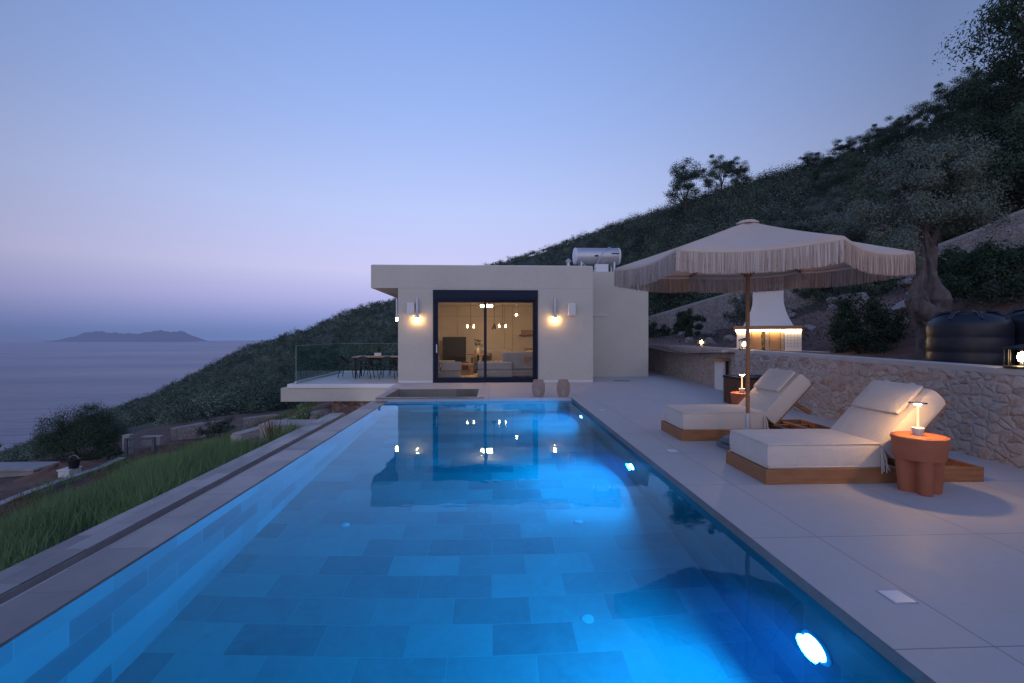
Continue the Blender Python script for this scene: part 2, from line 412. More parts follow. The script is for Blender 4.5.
# ------------------------------------------------------------------ terrain, sea, islands
def build_terrain():
    azs = np.concatenate([np.linspace(-1.75, -.9, 50), np.linspace(-.89, .95, 330), np.linspace(.96, 1.75, 50)])
    nr = 120; V = []; 
    for az in azs:
        s = math.sin(az)
        R0 = 21.
        if s > 0: R0 = min(R0, 6.2/max(s, 1e-3))
        else: R0 = min(R0, 4.1/max(-s, 1e-3))
        for k in range(nr):
            t = k/(nr-1); R = R0*(1500/R0)**(t**1.15)
            x, y = R*math.sin(az), R*math.cos(az); z = ground(x, y)
            if R > 12: z += .12*math.sin(x*.9+1.3)*math.sin(y*.7) + (.5 if R > 60 else 0)*math.sin(x*.11)*math.sin(y*.13)
            V.append((x, y, z))
    na = len(azs)
    F = [(i*nr+k, i*nr+k+1, (i+1)*nr+k+1, (i+1)*nr+k) for i in range(na-1) for k in range(nr-1)]
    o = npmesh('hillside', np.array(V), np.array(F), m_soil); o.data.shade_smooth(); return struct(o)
hill = build_terrain()

def sea_mat():
    M = Mat('sea_water'); p = M.coords('pos', (.010, .026, .02)); n = M.noise(p, 1.0, 7, .6); q = M.coords('pos', (.05, .12, .1)); n2 = M.noise(q, 1.0, 4)
    band = M.noise(M.coords('pos', (.0006, .0022, .001)), 1.0, 4, .55)
    b = M.n('ShaderNodeBsdfPrincipled'); b.inputs['Base Color'].default_value = (.045, .06, .12, 1); b.inputs['IOR'].default_value = 1.33
    M.l(M.mapr(band, .35, .65, .30, .39), b.inputs['Roughness'])
    M.l(M.bump(M.math('ADD', n, M.math('MULTIPLY', n2, .3)), .35, 14), b.inputs['Normal'])
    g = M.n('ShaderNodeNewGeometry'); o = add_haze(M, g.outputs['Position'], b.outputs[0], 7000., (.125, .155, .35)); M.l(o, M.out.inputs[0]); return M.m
def build_sea():
    V = []; F = []; azs = np.linspace(-1.9, 1.0, 60); rs = [150, 400, 900, 1800, 3200, 5200, 8000, 12200]
    for a in azs:
        for r in rs: V.append((r*math.sin(a), r*math.cos(a), -110))
    n = len(rs)
    for i in range(len(azs)-1):
        for k in range(n-1): F.append((i*n+k, i*n+k+1, (i+1)*n+k+1, (i+1)*n+k))
    o = npmesh('sea', np.array(V), np.array(F), sea_mat()); return struct(o)
build_sea()
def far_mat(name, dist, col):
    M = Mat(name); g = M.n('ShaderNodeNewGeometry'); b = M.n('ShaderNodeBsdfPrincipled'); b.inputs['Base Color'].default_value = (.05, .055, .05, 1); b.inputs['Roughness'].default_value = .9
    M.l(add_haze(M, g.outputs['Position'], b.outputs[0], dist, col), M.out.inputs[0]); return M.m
def island(name, x0, x1, Y, prof, depth, mat):
    xs = np.linspace(x0, x1, 90); V = []; rows = 9
    for i, x in enumerate(xs):
        u = i/(len(xs)-1); h = np.interp(u, [p[0] for p in prof], [p[1] for p in prof])
        h *= 1+.05*math.sin(u*61)+.04*math.sin(u*137+1)
        for k in range(rows):
            t = k/(rows-1)*2-1; V.append((x, Y+t*depth, -112+h*max(0, 1-abs(t)**1.3)*(1+.06*math.sin(i*.7+k*2))))
    F = [(i*rows+k, i*rows+k+1, (i+1)*rows+k+1, (i+1)*rows+k) for i in range(len(xs)-1) for k in range(rows-1)]
    return struct(npmesh(name, np.array(V), np.array(F), mat))
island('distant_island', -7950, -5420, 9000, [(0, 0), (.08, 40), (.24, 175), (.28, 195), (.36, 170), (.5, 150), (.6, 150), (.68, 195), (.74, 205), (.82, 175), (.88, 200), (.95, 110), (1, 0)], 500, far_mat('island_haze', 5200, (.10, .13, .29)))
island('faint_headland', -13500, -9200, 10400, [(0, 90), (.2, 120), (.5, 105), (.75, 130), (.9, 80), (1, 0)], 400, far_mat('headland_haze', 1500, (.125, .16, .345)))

# ------------------------------------------------------------------ pool, deck, trench
XR, XL, XO = 1.92, -2.47, -2.84     # right edge, inner and outer face of the overflow wall
Y0, Y1, ZW, ZF = -2.0, 11.4, -.07, -1.5
dk = MB().cells([-2.97, -2.76, -2.58, -.37, XR, 6.1, 8.0], [-3.5, Y0, Y1, 11.52, 13.4, 15.19, 21.0],
    lambda x, y: (x > XR and y < 21 and (x < 6.1 or y > 11.9)) or (y < Y0 and x > -2.84) or (y > Y1 and not (-2.58 < x < -.37 and 11.52 < y < 13.4) and (x > -2.76 or y > 13.4)), -.115, 0).build('pool_deck', m_deck)
struct(dk)
pool = thing('swimming_pool', 'long infinity pool lined with stone slabs and lit blue from its right wall', 'pool', (0, 6, 0))
def P(o): o.parent = pool; o.matrix_parent_inverse = Matrix.Translation((0, -6, 0)); return o
P(MB().box(XL+.001, XR+.02, Y0, Y1, ZF-.1, ZF).build('pool_floor', m_pfloor))
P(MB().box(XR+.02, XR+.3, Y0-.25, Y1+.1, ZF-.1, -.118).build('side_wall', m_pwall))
P(MB().box(XL+.001, XR+.019, Y1, Y1+.1, ZF-.1, -.118).build('end_wall', m_pend))
P(MB().box(XL+.001, XR+.019, Y0-.25, Y0, ZF-.1, -.118).build('end_wall', m_pend))
P(MB().box(XO, XL, Y0-.25, Y1+.1, ZF-.1, ZW+.006, .006, 1).build('overflow_wall', m_pwall))
P(MB().box(XO-.006, XL-.012, Y0-.25, Y1+.1, ZW+.003, ZW+.010).build('overflow_sill', m_cope))
P(MB().box(XR-.005, XR-.0005, Y0, Y1-.03, -.113, -.003).build('coping_edge', m_edge))
for y, z in ((-.95, -.68), (2.76, -.68), (6.48, -.92), (10.18, -1.06)):  # first lamp is unseen, added with extra pool length to even the floor light
    l_ = P(MB().lathe([(.128, 0), (.128, .008), (.11, .016), (.10, .012)], 28, mat=Matrix.Translation((XR+.019, y, z)) @ Matrix.Rotation(-PI/2, 4, 'Y')).build('pool_light', m_metal, None, True))
    q = MB().lathe([(.098, .010), (.094, .020), (.07, .030), (.035, .035), (.0001, .037)], 24, mat=Matrix.Translation((XR+.019, y, z)) @ Matrix.Rotation(-PI/2, 4, 'Y')).build('lens', m_pool, None, True)
    q.parent = l_
    al = bpy.data.lights.new('pool_lamp', 'AREA'); al.shape = 'DISK'; al.size = .2; al.spread = math.radians(164); al.energy = 215; al.color = (.02, .385, 1.0)
    ao = bpy.data.objects.new('pool_lamp', al); C.objects.link(ao); ao.location = (XR-.04, y, z); ao.rotation_euler = (0, PI/2, 0)
for x, y in ((-1.63, 5.35), (.98, 5.35), (.77, 3.8)):
    P(MB().lathe([(.05, 0), (.05, .004), (.042, .007), (.0001, .008)], 24, (x, y, ZF)).build('floor_inlet', m_cap, None, True))
def water_mat():
    M = Mat('pool_water'); v = M.coords('pos'); n = M.noise(v, 1.6, 3, .5); n2 = M.noise(v, 7, 2, .5)
    bp = M.bump(M.math('ADD', n, M.math('MULTIPLY', n2, .12)), .10, .03)
    g = M.n('ShaderNodeBsdfRefraction'); g.inputs['IOR'].default_value = 1.333; g.inputs['Roughness'].default_value = 0; g.inputs[0].default_value = (.05, .80, 1, 1); M.l(bp, g.inputs['Normal'])
    r = M.n('ShaderNodeBsdfGlossy'); r.inputs['Roughness'].default_value = 0; r.inputs[0].default_value = (.55, .82, 1, 1); M.l(bp, r.inputs['Normal'])
    fr = M.n('ShaderNodeFresnel'); fr.inputs[0].default_value = 1.333; M.l(bp, fr.inputs['Normal'])
    mx = M.n('ShaderNodeMixShader'); M.l(fr.outputs[0], mx.inputs[0]); M.l(g.outputs[0], mx.inputs[1]); M.l(r.outputs[0], mx.inputs[2])
    M.l(mx.outputs[0], M.out.inputs[0]); return M.m
m_water = water_mat()
wb = MB().quad((XL-.004, Y0+.001, ZW), (XR+.018, Y0+.001, ZW), (XR+.018, Y1-.001, ZW), (XL-.004, Y1-.001, ZW)).build('pool_water', m_water, fix=False); struct(wb)
# spa pit at the far end
spa = thing('spa_basin', 'small sunken stone spa basin at the far left end of the pool', 'basin', (-1.5, 12.4, 0))
def S(o): o.parent = spa; o.matrix_parent_inverse = Matrix.Translation((1.5, -12.4, 0)); return o
m_spast = tiles('spa_stone', .5, .25, (.13, .125, .10), (.25, .23, .19), (.2, .19, .17), axes=(0, 2, None), rough=.5)
S(MB().box(-2.6, -.35, 13.402, 13.5, -.9, -.118).build('back_wall', m_spast)); S(MB().box(-2.7, -2.582, 11.52, 13.4, -.9, -.118).build('side_wall', m_spast))
S(MB().box(-.368, -.25, 11.52, 13.4, -.9, -.118).build('side_wall', m_spast)); S(MB().box(-2.58, -.37, 11.52, 13.4, -.9, -.8).build('basin_floor', m_spast))
S(MB().box(-2.58, -.37, 13.38, 13.4, -.9, -.004).build('back_lining', m_spast))
S(MB().box(-2.76, -2.585, 11.4, 13.4, .002, .022, .004).build('rim', m_cope)); S(MB().box(-2.76, -.2, 11.36, 11.518, .003, .02, .004).build('rim', m_cope))
lt = S(MB().box(-1.52, -1.20, 11.523, 11.56, -.10, -.05, .008).build('underwater_light', m_metal)); MB().box(-1.50, -1.22, 11.53, 11.558, -.048, -.03, .005).build('lens', m_spa, lt)
def vol_mat():
    M = Mat('pool_water_body'); s = M.n('ShaderNodeVolumeScatter'); s.inputs[0].default_value = (.25, .5, 1, 1); s.inputs['Density'].default_value = .022; s.inputs['Anisotropy'].default_value = .55
    M.l(s.outputs[0], M.out.inputs['Volume']); return M.m
struct(MB().box(XL+.01, XR+.012, Y0+.01, Y1-.01, ZF+.03, ZW-.006).build('pool_water_body', vol_mat()))
sw = struct(MB().quad((-2.58, 11.52, -.36), (-.37, 11.52, -.36), (-.37, 13.38, -.36), (-2.58, 13.38, -.36)).build('spa_water', m_water, fix=False))
# overflow trench and outer kerb
tr = thing('overflow_channel', 'dark overflow channel with pale stone kerb along the outside of the infinity wall', 'channel', (-3.5, 6, -.45))
def T(o): o.parent = tr; o.matrix_parent_inverse = Matrix.Translation((3.5, -6, .45)); return o
T(MB().box(-3.72, XO-.008, -2, 12.15, -1.15, -1.05).build('channel_floor', m_trench))
T(MB().box(-4.02, -3.72, -2, 12.15, -2.4, -.561).build('outer_wall', m_trench))
T(MB().box(-4.06, -3.70, -2, 12.15, -.56, -.45, .006).build('kerb_stones', m_cope))
T(MB().box(-3.699, -3.692, -2, 12.15, -.9, -.462).build('kerb_bright_strip', mottled('kerb_stone_lightened', (.30, .26, .25), (.42, .38, .36), 3, .7)))  # thin added strip, stone colour lightened so the shaded kerb side looks brighter
T(MB().box(XO-.007, XO-.001, Y0-.2, Y1+.1, -1.6, ZW-.01).build('inner_face', m_trench))
# the floor plates
for i, (x, y, lab) in enumerate([(2.32, 2.63, 'white square plate in the deck nearest the camera, by the pool edge'), (2.34, 6.08, 'white square plate in the deck in front of the two loungers'), (2.21, 9.48, 'white square plate in the deck far away near the rattan lanterns')]):
    t = thing('skimmer_lid', lab, 'deck plate', (x, y, 0), 0, 'white square plates set in the deck')
    MB().box(-.062, .062, -.062, .062, .001, .006, .002, 1).build('cover', m_whitepl, t)
    MB().box(-.07, .07, -.07, -.064, .001, .004).box(-.07, .07, .064, .07, .001, .004).box(-.07, -.064, -.064, .064, .001, .004).box(.064, .07, -.064, .064, .001, .004).build('frame', m_cap, t)
g_ = MB().box(4.0, 4.55, 15.45, 15.55, .001, .006)
for k in range(13): g_.box(4.02+k*.04, 4.035+k*.04, 15.46, 15.54, .006, .012)
tag(g_.build('drain_grate', m_black), 'short dark drain grate in the deck before the annex', 'drain grate')

# ------------------------------------------------------------------ house
house = thing('villa', 'flat roofed beige villa with sliding glass doors lit from inside', 'house', (0, 18, 0))
def H(o, p=None):
    if p: o.parent = p
    else: o.parent = house
    o.matrix_parent_inverse = Matrix.Translation((0, -18, 0)); return o
FY = 15.17
H(MB().box(-2.97, -1.87, FY, FY+.28, 0, 3.0).box(1.47, 3.25, FY, FY+.28, 0, 3.0).box(-1.87, 1.47, FY, FY+.28, 2.95, 3.0).build('front_wall', m_plaster))
H(MB().box(-3.82, 3.25, FY, 21.4, 3.001, 3.725, .006, 1).build('roof_block', m_plaster))
H(MB().box(-3.80, 3.23, FY+.02, 21.38, 3.726, 3.745).build('roof_flashing', m_metal))
H(MB().box(-2.97, -2.75, FY+.281, 21.4, 0, 3.0).build('side_wall', m_plaster)); H(MB().box(3.03, 3.25, FY+.281, 21.4, 0, 3.0).build('side_wall', m_plaster))
H(MB().box(-2.749, 3.029, 21.2, 21.4, 0, 3.0).build('rear_wall', m_white))
H(MB().box(-2.748, 3.028, FY+.282, 21.198, .001, .015).build('interior_floor', mottled('interior_floor', (.30, .25, .2), (.38, .33, .28), 2, .45)))
H(MB().box(-2.748, 3.028, FY+.282, 21.198, 2.80, 2.99).build('ceiling', m_white))
H(MB().box(3.252, 5.70, 17.1, 22, 0, 3.82, .006, 1).build('annex', m_plaster))
H(MB().box(-2.96, -1.88, FY-.012, FY, .001, .07).build('skirting', m_white)); H(MB().box(1.48, 3.24, FY-.012, FY, .001, .07).build('skirting', m_white))
H(MB().box(.55, .57, 21.17, 21.199, .02, 2.8).box(.9, .92, 21.17, 21.199, .02, 2.8).box(-1.55, -1.53, 21.17, 21.199, 1.4, 2.8).box(-2.74, .55, 21.17, 21.199, 2.35, 2.37).build('wall_joint', m_cap))
# sliding doors
dr = thing('sliding_door', 'two leaf dark framed sliding glass door in the villa front', 'door', (-.2, FY, 0))
def DD(o): o.parent = dr; o.matrix_parent_inverse = Matrix.Translation((.2, -FY, 0)); return o
DD(MB().box(-1.868, 1.468, FY-.05, FY+.12, 2.68, 2.948, .006).build('shutter_box', m_alu))
DD(MB().box(-1.868, -1.80, FY-.035, FY+.12, .003, 2.679).box(1.40, 1.468, FY-.035, FY+.12, .003, 2.679).box(-1.80, 1.40, FY-.035, FY+.12, .003, .06).box(-1.80, 1.40, FY-.035, FY+.12, 2.63, 2.679).build('frame', m_alu))
for a, b, y in ((-1.795, -.17, FY+.0), (-.26, 1.395, FY+.06)):
    lf = DD(MB().box(a, a+.085, y, y+.045, .062, 2.628).box(b-.085, b, y, y+.045, .062, 2.628).box(a+.085, b-.085, y, y+.045, .062, .16).box(a+.085, b-.085, y, y+.045, 2.55, 2.628).build('leaf', m_alu))
    q = MB().quad((a+.085, y+.022, .16), (b-.085, y+.022, .16), (b-.085, y+.022, 2.55), (a+.085, y+.022, 2.55)).build('pane', m_glass); q.parent = lf
hd = MB().box(-1.775, -1.735, FY-.03, FY-.002, .95, 1.22, .008).build('handle', m_metal); DD(hd)

def wall_lamp(label, x, y, rz=0):
    t = thing('wall_lamp', label, 'wall lamp', (x, y, 0), rz, 'metal tube wall lamps on the villa')
    MB().box(-.045, .045, -.03, -.001, 2.28, 2.5, .006).build('bracket', m_metal, t)
    MB().lathe([(.0001, 2.70), (.03, 2.69), (.036, 2.66), (.036, 2.14), (.05, 2.10), (.05, 2.06), (.044, 2.06), (.03, 2.13), (.0001, 2.14)], 18, (0, -.085, 0)).build('tube', m_metal, t, True)
    MB().lathe([(.0001, 2.12), (.025, 2.10), (.04, 2.05), (.042, 2.01), (.03, 1.975), (.0001, 1.965)], 14, (0, -.085, 0)).build('bulb', m_bulbw, t, True)
wall_lamp('lit metal tube lamp on the wall left of the sliding doors', -2.36, FY)
wall_lamp('lit metal tube lamp on the wall right of the sliding doors', 2.01, FY)
wall_lamp('lit wall lamp around the left corner of the villa, facing the terrace', -2.97, 15.42, -PI/2)
for x, lab in ((-2.56, 'small white speaker box on the wall beside the left lamp'), (2.55, 'small white speaker box on the wall right of the right lamp')):
    t = thing('wall_speaker', lab, 'speaker', (x, FY, 0), 0, 'white boxes on the villa front')
    MB().box(-.12, .12, -.13, -.02, 2.14, 2.53, .015).build('cabinet', m_whitepl, t); MB().box(-.1, .1, -.134, -.131, 2.16, 2.51).build('grille', m_metal, t)
    MB().box(-.03, .03, -.02, -.001, 2.28, 2.4).build('bracket', m_metal, t)
t = thing('towel_rail', 'slim white rail on the recessed annex wall', 'rail', (3.9, 17.1, 2.2))
MB().box(-.6, .3, -.06, -.03, .02, .05, .006).build('bar', m_whitepl, t); MB().box(-.55, -.51, -.03, -.001, .02, .05).build('bracket', m_whitepl, t); MB().box(.21, .25, -.03, -.001, .02, .05).build('bracket', m_whitepl, t)
for z, lab in ((1.62, 'upper tiny lit spotlight at the villa corner beside the annex'), (1.36, 'lower tiny lit spotlight at the villa corner beside the annex')):
    t = thing('spotlight', lab, 'spotlight', (3.32, 17.1, z)); MB().lathe([(.03, 0), (.03, .05), (.02, .055)], 12, mat=Matrix.Rotation(PI/2, 4, 'X')).build('housing', m_metal, t)
    MB().lathe([(.018, .058), (.0001, .062)], 12, mat=Matrix.Rotation(PI/2, 4, 'X')).build('lens', emit('spot_lens', (1, .8, .5), 3), t)
# solar water heater
t = thing('solar_water_heater', 'silver cylinder tank of a solar water heater on the villa roof', 'water heater', (3.95, 17.8, 3.83))
R90 = Matrix.Rotation(PI/2, 4, 'Y')
MB().lathe([(.30, -.84), (.31, -.82), (.31, .82), (.30, .84)], 32, mat=Matrix.Translation((0, 0, .66)) @ R90).build('tank', m_metal, t, True)
for s in (-1, 1): MB().lathe([(.0001, s*.89), (.2, s*.885), (.29, s*.865), (.318, s*.835), (.318, s*.79)], 28, mat=Matrix.Translation((0, 0, .66)) @ R90).build('end_cap', m_whitepl, t, True)
for x in (-.62, .62):
    for y in (-.22, .22): MB().box(x-.03, x+.03, y-.02, y+.02, -.1, .42).build('leg', m_metal, t)
MB().tube([(-.62, -.22, .4), (-.1, -.22, -.05)], .018, 6).build('brace', m_metal, t)
MB().box(-.1, .38, -.3, -.05, -.05, .33, .01).build('control_box', m_whitepl, t)
MB().tube([(-.18, -.1, 0), (0, -.36, .45), (.22, -.33, .84), (.46, -.1, .99), (.56, 0, .97)], .016, 8).build('pipe', m_metal, t, True)
MB().box(-.14, .0, -.325, -.318, .60, .66).build('marking', m_black, t); MB().box(.5, .78, -.32, -.315, .70, .74).build('marking', m_black, t)
MB().box(-1.0, 1.0, .35, .43, -.1, -.02).box(-1.0, 1.0, .34, 2.2, .1, .14, mat=Matrix.Rotation(-.3, 4, 'X')).build('collector', m_alu, t)
t = thing('vent_pipe', 'short grey vent pipe with cap on the villa roof', 'vent pipe', (2.75, 17, 3.72)); MB().lathe([(.06, 0), (.06, .42)], 14).build('pipe', m_metal, t, True); MB().lathe([(.1, .42), (.11, .46), (.02, .55)], 14).build('cap', m_metal, t, True)

# ------------------------------------------------------------------ interior
def sofa(label, x, y, rz, w, d, hb, chaise=False):
    t = thing('sofa', label, 'sofa', (x, y, .016), rz)
    MB().box(-w/2, w/2, -d/2, d/2, .06, .30, .04).build('base', m_sofa, t)
    n = max(1, round(w/.85))
    for k in range(n): MB().box(-w/2+.12+k*(w-.24)/n, -w/2+.12+(k+1)*(w-.24)/n-.01, -d/2-.02, d/2-.2, .301, .46, .05).build('seat_cushion', m_sofa, t)
    MB().box(-w/2, w/2, d/2-.19, d/2, .301, hb, .06).build('backrest', m_sofa, t)
    for s in (-1, 1): MB().box(s*w/2-.06-.05, s*w/2-.06+.05, -d/2, d/2-.2, .301, .6, .04).build('armrest', m_sofa, t)
    return t
sofa('pale grey armchair at the left inside the lit room', -1.62, 16.5, PI/2+.3, 1.0, .9, .78)
sofa('grey sofa with its back to the glass at the right', 1.05, 16.9, PI, 1.4, .95, .92)
sofa('low grey sofa piece left of the room middle, near the glass', .1, 16.6, PI, 1.2, .85, .58)
sofa('grey sofa standing at the back of the lit room', .05, 19.6, 0, 1.6, .9, .9)
t = thing('fireplace_screen', 'dark square television on a low stand at the back wall', 'television', (-1.62, 20.6, .016))
MB().box(-.5, .5, -.05, .05, .35, 1.42, .01).build('screen', m_black, t); MB().box(-.6, .6, -.2, .2, 0, .33, .01).build('stand', m_woodd, t)
t.name = 'television'
t = thing('coffee_table', 'wooden block coffee table beside the pale armchair', 'table', (-1.05, 18.1, .016))
MB().box(-.35, .35, -.3, .3, .36, .42, .008).build('tabletop', m_woodt, t)
for a in (-.28, .28):
    for b in (-.23, .23): MB().box(a-.05, a+.05, b-.05, b+.05, 0, .359).build('leg', m_woodt, t)
t = thing('dining_table', 'small round table in the middle of the lit room', 'table', (-.55, 18.9, .016))
MB().lathe([(.45, .72), (.45, .75)], 28).build('tabletop', m_woodt, t); MB().lathe([(.25, 0), (.25, .03), (.04, .06), (.04, .719)], 16).build('pedestal', m_black, t)
vase = thing('vase', 'pale vase on the round table inside', 'vase', (-.55, 18.9, .768)); MB().lathe([(.05, 0), (.09, .1), (.06, .2), (.035, .26), (.045, .3)], 16).build('body', m_white, vase, True); leaves('twigs', clumps(8, 22, (.16, .16, .2), .05, (0, 0, .42))[0], .07, .025, m_bush, vase)
def pendant(label, x, y, z, shade=None):
    t = thing('pendant_lamp', label, 'pendant lamp', (x, y, z), 0, 'pendant lamps in the villa room')
    MB().tube([(0, 0, .1), (0, 0, 2.79-z)], .008, 6).build('cord', m_black, t)
    MB().tube([(-.2, 0, .1), (.2, 0, .1)], .012, 6).build('arm', m_black, t)
    for s in (-.13, .13): MB().lathe([(.0001, -.03), (.021, -.021), (.029, 0), (.021, .025), (.010, .09)], 14, (s, 0, 0)).build('globe', m_room, t, True)
pendant('left pair of glowing globes hanging inside the villa', -.86, 19.2, 1.84)
pendant('right pair of glowing globes hanging inside the villa', .42, 19.2, 1.86)
t = thing('cone_lamp', 'dark cone lampshade hanging beside the right globes', 'lamp', (.09, 18.9, 1.75)); MB().lathe([(.11, 0), (.03, .2), (.02, .22)], 18).build('shade', m_black, t, True); MB().tube([(0, 0, .2), (0, 0, 1.05)], .008, 6).build('cord', m_black, t)
t = thing('ceiling_lamp', 'glowing box lamp on the ceiling of the lit room', 'ceiling lamp', (-.2, 17.4, 2.55)); MB().box(-.22, .22, -.16, .16, 0, .06, .02).build('diffuser', m_room, t); MB().box(-.05, .05, -.05, .05, .091, .249).build('mount', m_black, t)
t = thing('ceiling_spot', 'small star shaped spotlight near the ceiling at right', 'spotlight', (.95, 18.5, 2.3)); MB().tube([(0, 0, .1), (0, 0, .49)], .01, 6).build('stem', m_metal, t); MB().lathe([(.0001, -.05), (.045, 0), (.0001, .06)], 10).build('bulb', m_room, t, True)

tag(MB().box(-1.9, .9, 16.9, 19.1, .0155, .026, .003).build('rug', fabric('rug_wool', (.30, .26, .24), (.42, .37, .34), 300)), 'pale rug under the coffee table in the lit room', 'rug')
t = thing('kitchen_counter', 'white kitchen counter along the back right of the lit room', 'kitchen counter', (2.2, 20.7, .016)); MB().box(-.75, .75, -.3, .3, .08, .88, .006).build('cabinet', m_white, t); MB().box(-.78, .78, -.33, .33, .881, .92, .005).build('worktop', m_woodt, t); MB().box(-.7, .7, -.26, .26, 0, .079).build('plinth', m_black, t)
for i, (x, y, z, c, lab) in enumerate([(.75, 16.55, .62, (.10, .12, .17), 'dark blue cushion on the right sofa inside'), (1.3, 16.5, .62, (.34, .22, .14), 'tan cushion on the right sofa inside'), (-.2, 19.5, .62, (.12, .10, .09), 'dark cushion on the back sofa inside')]):
    o = MB().box(-.2, .2, -.07, .07, -.17, .17, .06).build('cushion', fabric('cushion_fabric', c, tuple(v*1.25 for v in c), 400), None, True); o.location = (x, y, z); o.rotation_euler = (.25, 0, .2*i); tag(o, lab, 'cushion')
t = thing('floor_lamp', 'slim black floor lamp by the left wall of the lit room', 'lamp', (-2.4, 19.8, .016)); MB().lathe([(.14, 0), (.14, .02), (.012, .03), (.012, 1.5)], 18).build('stand', m_black, t); MB().lathe([(.17, 1.42), (.12, 1.7)], 20).build('lamp_shade', m_white, t, True)
t = thing('wall_shelf', 'dark wall shelf with books at the back of the lit room', 'shelf', (1.7, 21.02, 1.5)); MB().box(-.5, .5, -.12, .17, 0, .03).build('board', m_woodd, t); MB().box(-.4, .2, -.08, .1, .031, .24).build('books', mottled('book_spines', (.12, .08, .06), (.45, .38, .3), 30, .7, .1, 'pos', (3, .1, .1)), t)

# ------------------------------------------------------------------ terrace on the left
ter = thing('terrace', 'cantilevered terrace slab with white edge left of the villa', 'terrace', (-4.6, 17, 0))
def TE(o): o.parent = ter; o.matrix_parent_inverse = Matrix.Translation((4.6, -17, 0)); return o
TE(MB().box(-6.20, -2.975, 14.86, 20.6, -.10, -.004).build('paving', m_deck))
TE(MB().box(-6.47, -2.975, 14.84, 20.8, -.53, -.112, .006).build('slab', m_plaster))
TE(MB().box(-6.26, -2.975, 14.80, 14.858, -.111, .006, .004).box(-6.26, -6.202, 14.86, 20.6, -.111, .006, .004).build('edge_kerb', m_whitepl))
bal = thing('glass_balustrade', 'frameless greenish glass balustrade around the terrace', 'balustrade', (-6.13, 15.2, 0))
def BA(o): o.parent = bal; o.matrix_parent_inverse = Matrix.Translation((6.13, -15.2, 0)); return o
for k in range(3):
    y = 15.15+k*1.43; BA(MB().quad((-6.13, y, .05), (-6.13, y+1.41, .05), (-6.13, y+1.41, 1.17), (-6.13, y, 1.17)).build('glass_panel', m_bal))
for k in range(3):
    x = -6.1+k*1.05; BA(MB().quad((x, 19.45, .05), (x+1.03, 19.45, .05), (x+1.03, 19.45, 1.17), (x, 19.45, 1.17)).build('glass_panel', m_bal2))
BA(MB().box(-6.138, -6.122, 15.15, 19.42, 1.171, 1.183).build('glass_edge', m_bale)); BA(MB().box(-6.1, -2.98, 19.442, 19.458, 1.171, 1.183).build('glass_edge', m_bale)); BA(MB().box(-6.138, -6.122, 15.137, 15.149, .05, 1.17).build('glass_edge', m_bale))
BA(MB().box(-6.16, -6.10, 15.1, 19.48, .001, .06).box(-6.098, -2.98, 19.42, 19.48, .001, .06).build('base_channel', m_metal))
t = thing('outdoor_dining_table', 'timber topped dining table with dark legs on the terrace', 'table', (-4.02, 17.5, -.003))
MB().box(-.95, .95, -.45, .45, .71, .75, .006).build('tabletop', m_woodt, t)
for a in (-.85, .85):
    for b in (-.36, .36): MB().tube([(a*.98, b, 0), (a, b, .709)], .03, 8).build('leg', m_black, t)
MB().box(-.83, .83, -.02, .02, .64, .709).build('rail', m_black, t)
t = thing('table_planter', 'small pale box with a sprig standing on the terrace table', 'planter', (-4.15, 17.5, .748)); MB().box(-.12, .12, -.06, .06, 0, .12, .01).build('box', m_white, t); leaves('sprig', clumps(6, 30, (.08, .05, .12), .03, (0, 0, .22))[0], .05, .02, m_bush, t)
m_chair = mottled('chair_shell', (.016, .022, .024), (.028, .036, .038), 6, .6, .05)
def chair_proto():
    t = thing('outdoor_chair', 'x', 'chair', (0, 0, -.003), 0, 'dark chairs around the terrace table')
    MB().box(-.24, .24, -.23, .23, .43, .465, .015).build('seat', m_chair, t)
    b = MB(); n = 13; pts = []
    for k in range(n):
        a = PI*(k/(n-1)); r = .27; pts.append((r*math.cos(a), .02+.25*math.sin(a), .62+.17*math.sin(a)**2))
    for p, q in zip(pts, pts[1:]):
        i, j = Vector(p), Vector(q); lo = Vector((0, 0, -.16)); b.quad(i, j, j+lo, i+lo); off = Vector((i.x*.06, i.y*.06, 0)); b.quad(i+off, i+off+lo, j+off+lo, j+off); b.quad(i, i+off, j+off, j); b.quad(i+lo, j+lo, j+off+lo, i+off+lo)
    b.build('backrest', m_chair, t)
    for a in (-1, 1):
        for c in (-1, 1): MB().tube([(a*.27, c*.27, 0), (a*.2, c*.19, .43)], .014, 8).build('leg', m_black, t)
    for a in (-1, 1): MB().tube([(a*.24, -.1, .44), (a*.27, .0, .5)], .012, 6).build('arm_support', m_black, t)
    return t
ch0 = chair_proto()
spots = [(-4.45, 16.85, PI, 'dark chair on the pool side of the terrace table, left of the pair'), (-3.62, 16.85, PI, 'dark chair on the pool side of the terrace table, next to the villa'),
         (-5.22, 17.45, PI/2, 'dark chair at the left head of the terrace table'), (-4.5, 18.15, 0, 'dark chair on the far side of the terrace table, left of the pair'), (-3.6, 18.15, .1, 'dark chair on the far side of the terrace table, next to the villa')]
for i, (x, y, rz, lab) in enumerate(spots):
    if i == 0: ch0.location = (x, y, -.003); ch0.rotation_euler = (0, 0, rz); ch0['label'] = lab
    else: dup(ch0, (x, y, -.003), rz, lab)
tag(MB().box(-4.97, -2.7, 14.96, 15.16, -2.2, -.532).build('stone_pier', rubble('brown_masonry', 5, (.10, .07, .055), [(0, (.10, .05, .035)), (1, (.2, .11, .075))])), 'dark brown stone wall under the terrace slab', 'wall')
m_conc = mottled('pale_concrete', (.30, .28, .26), (.40, .375, .35), 3, .9, .4)
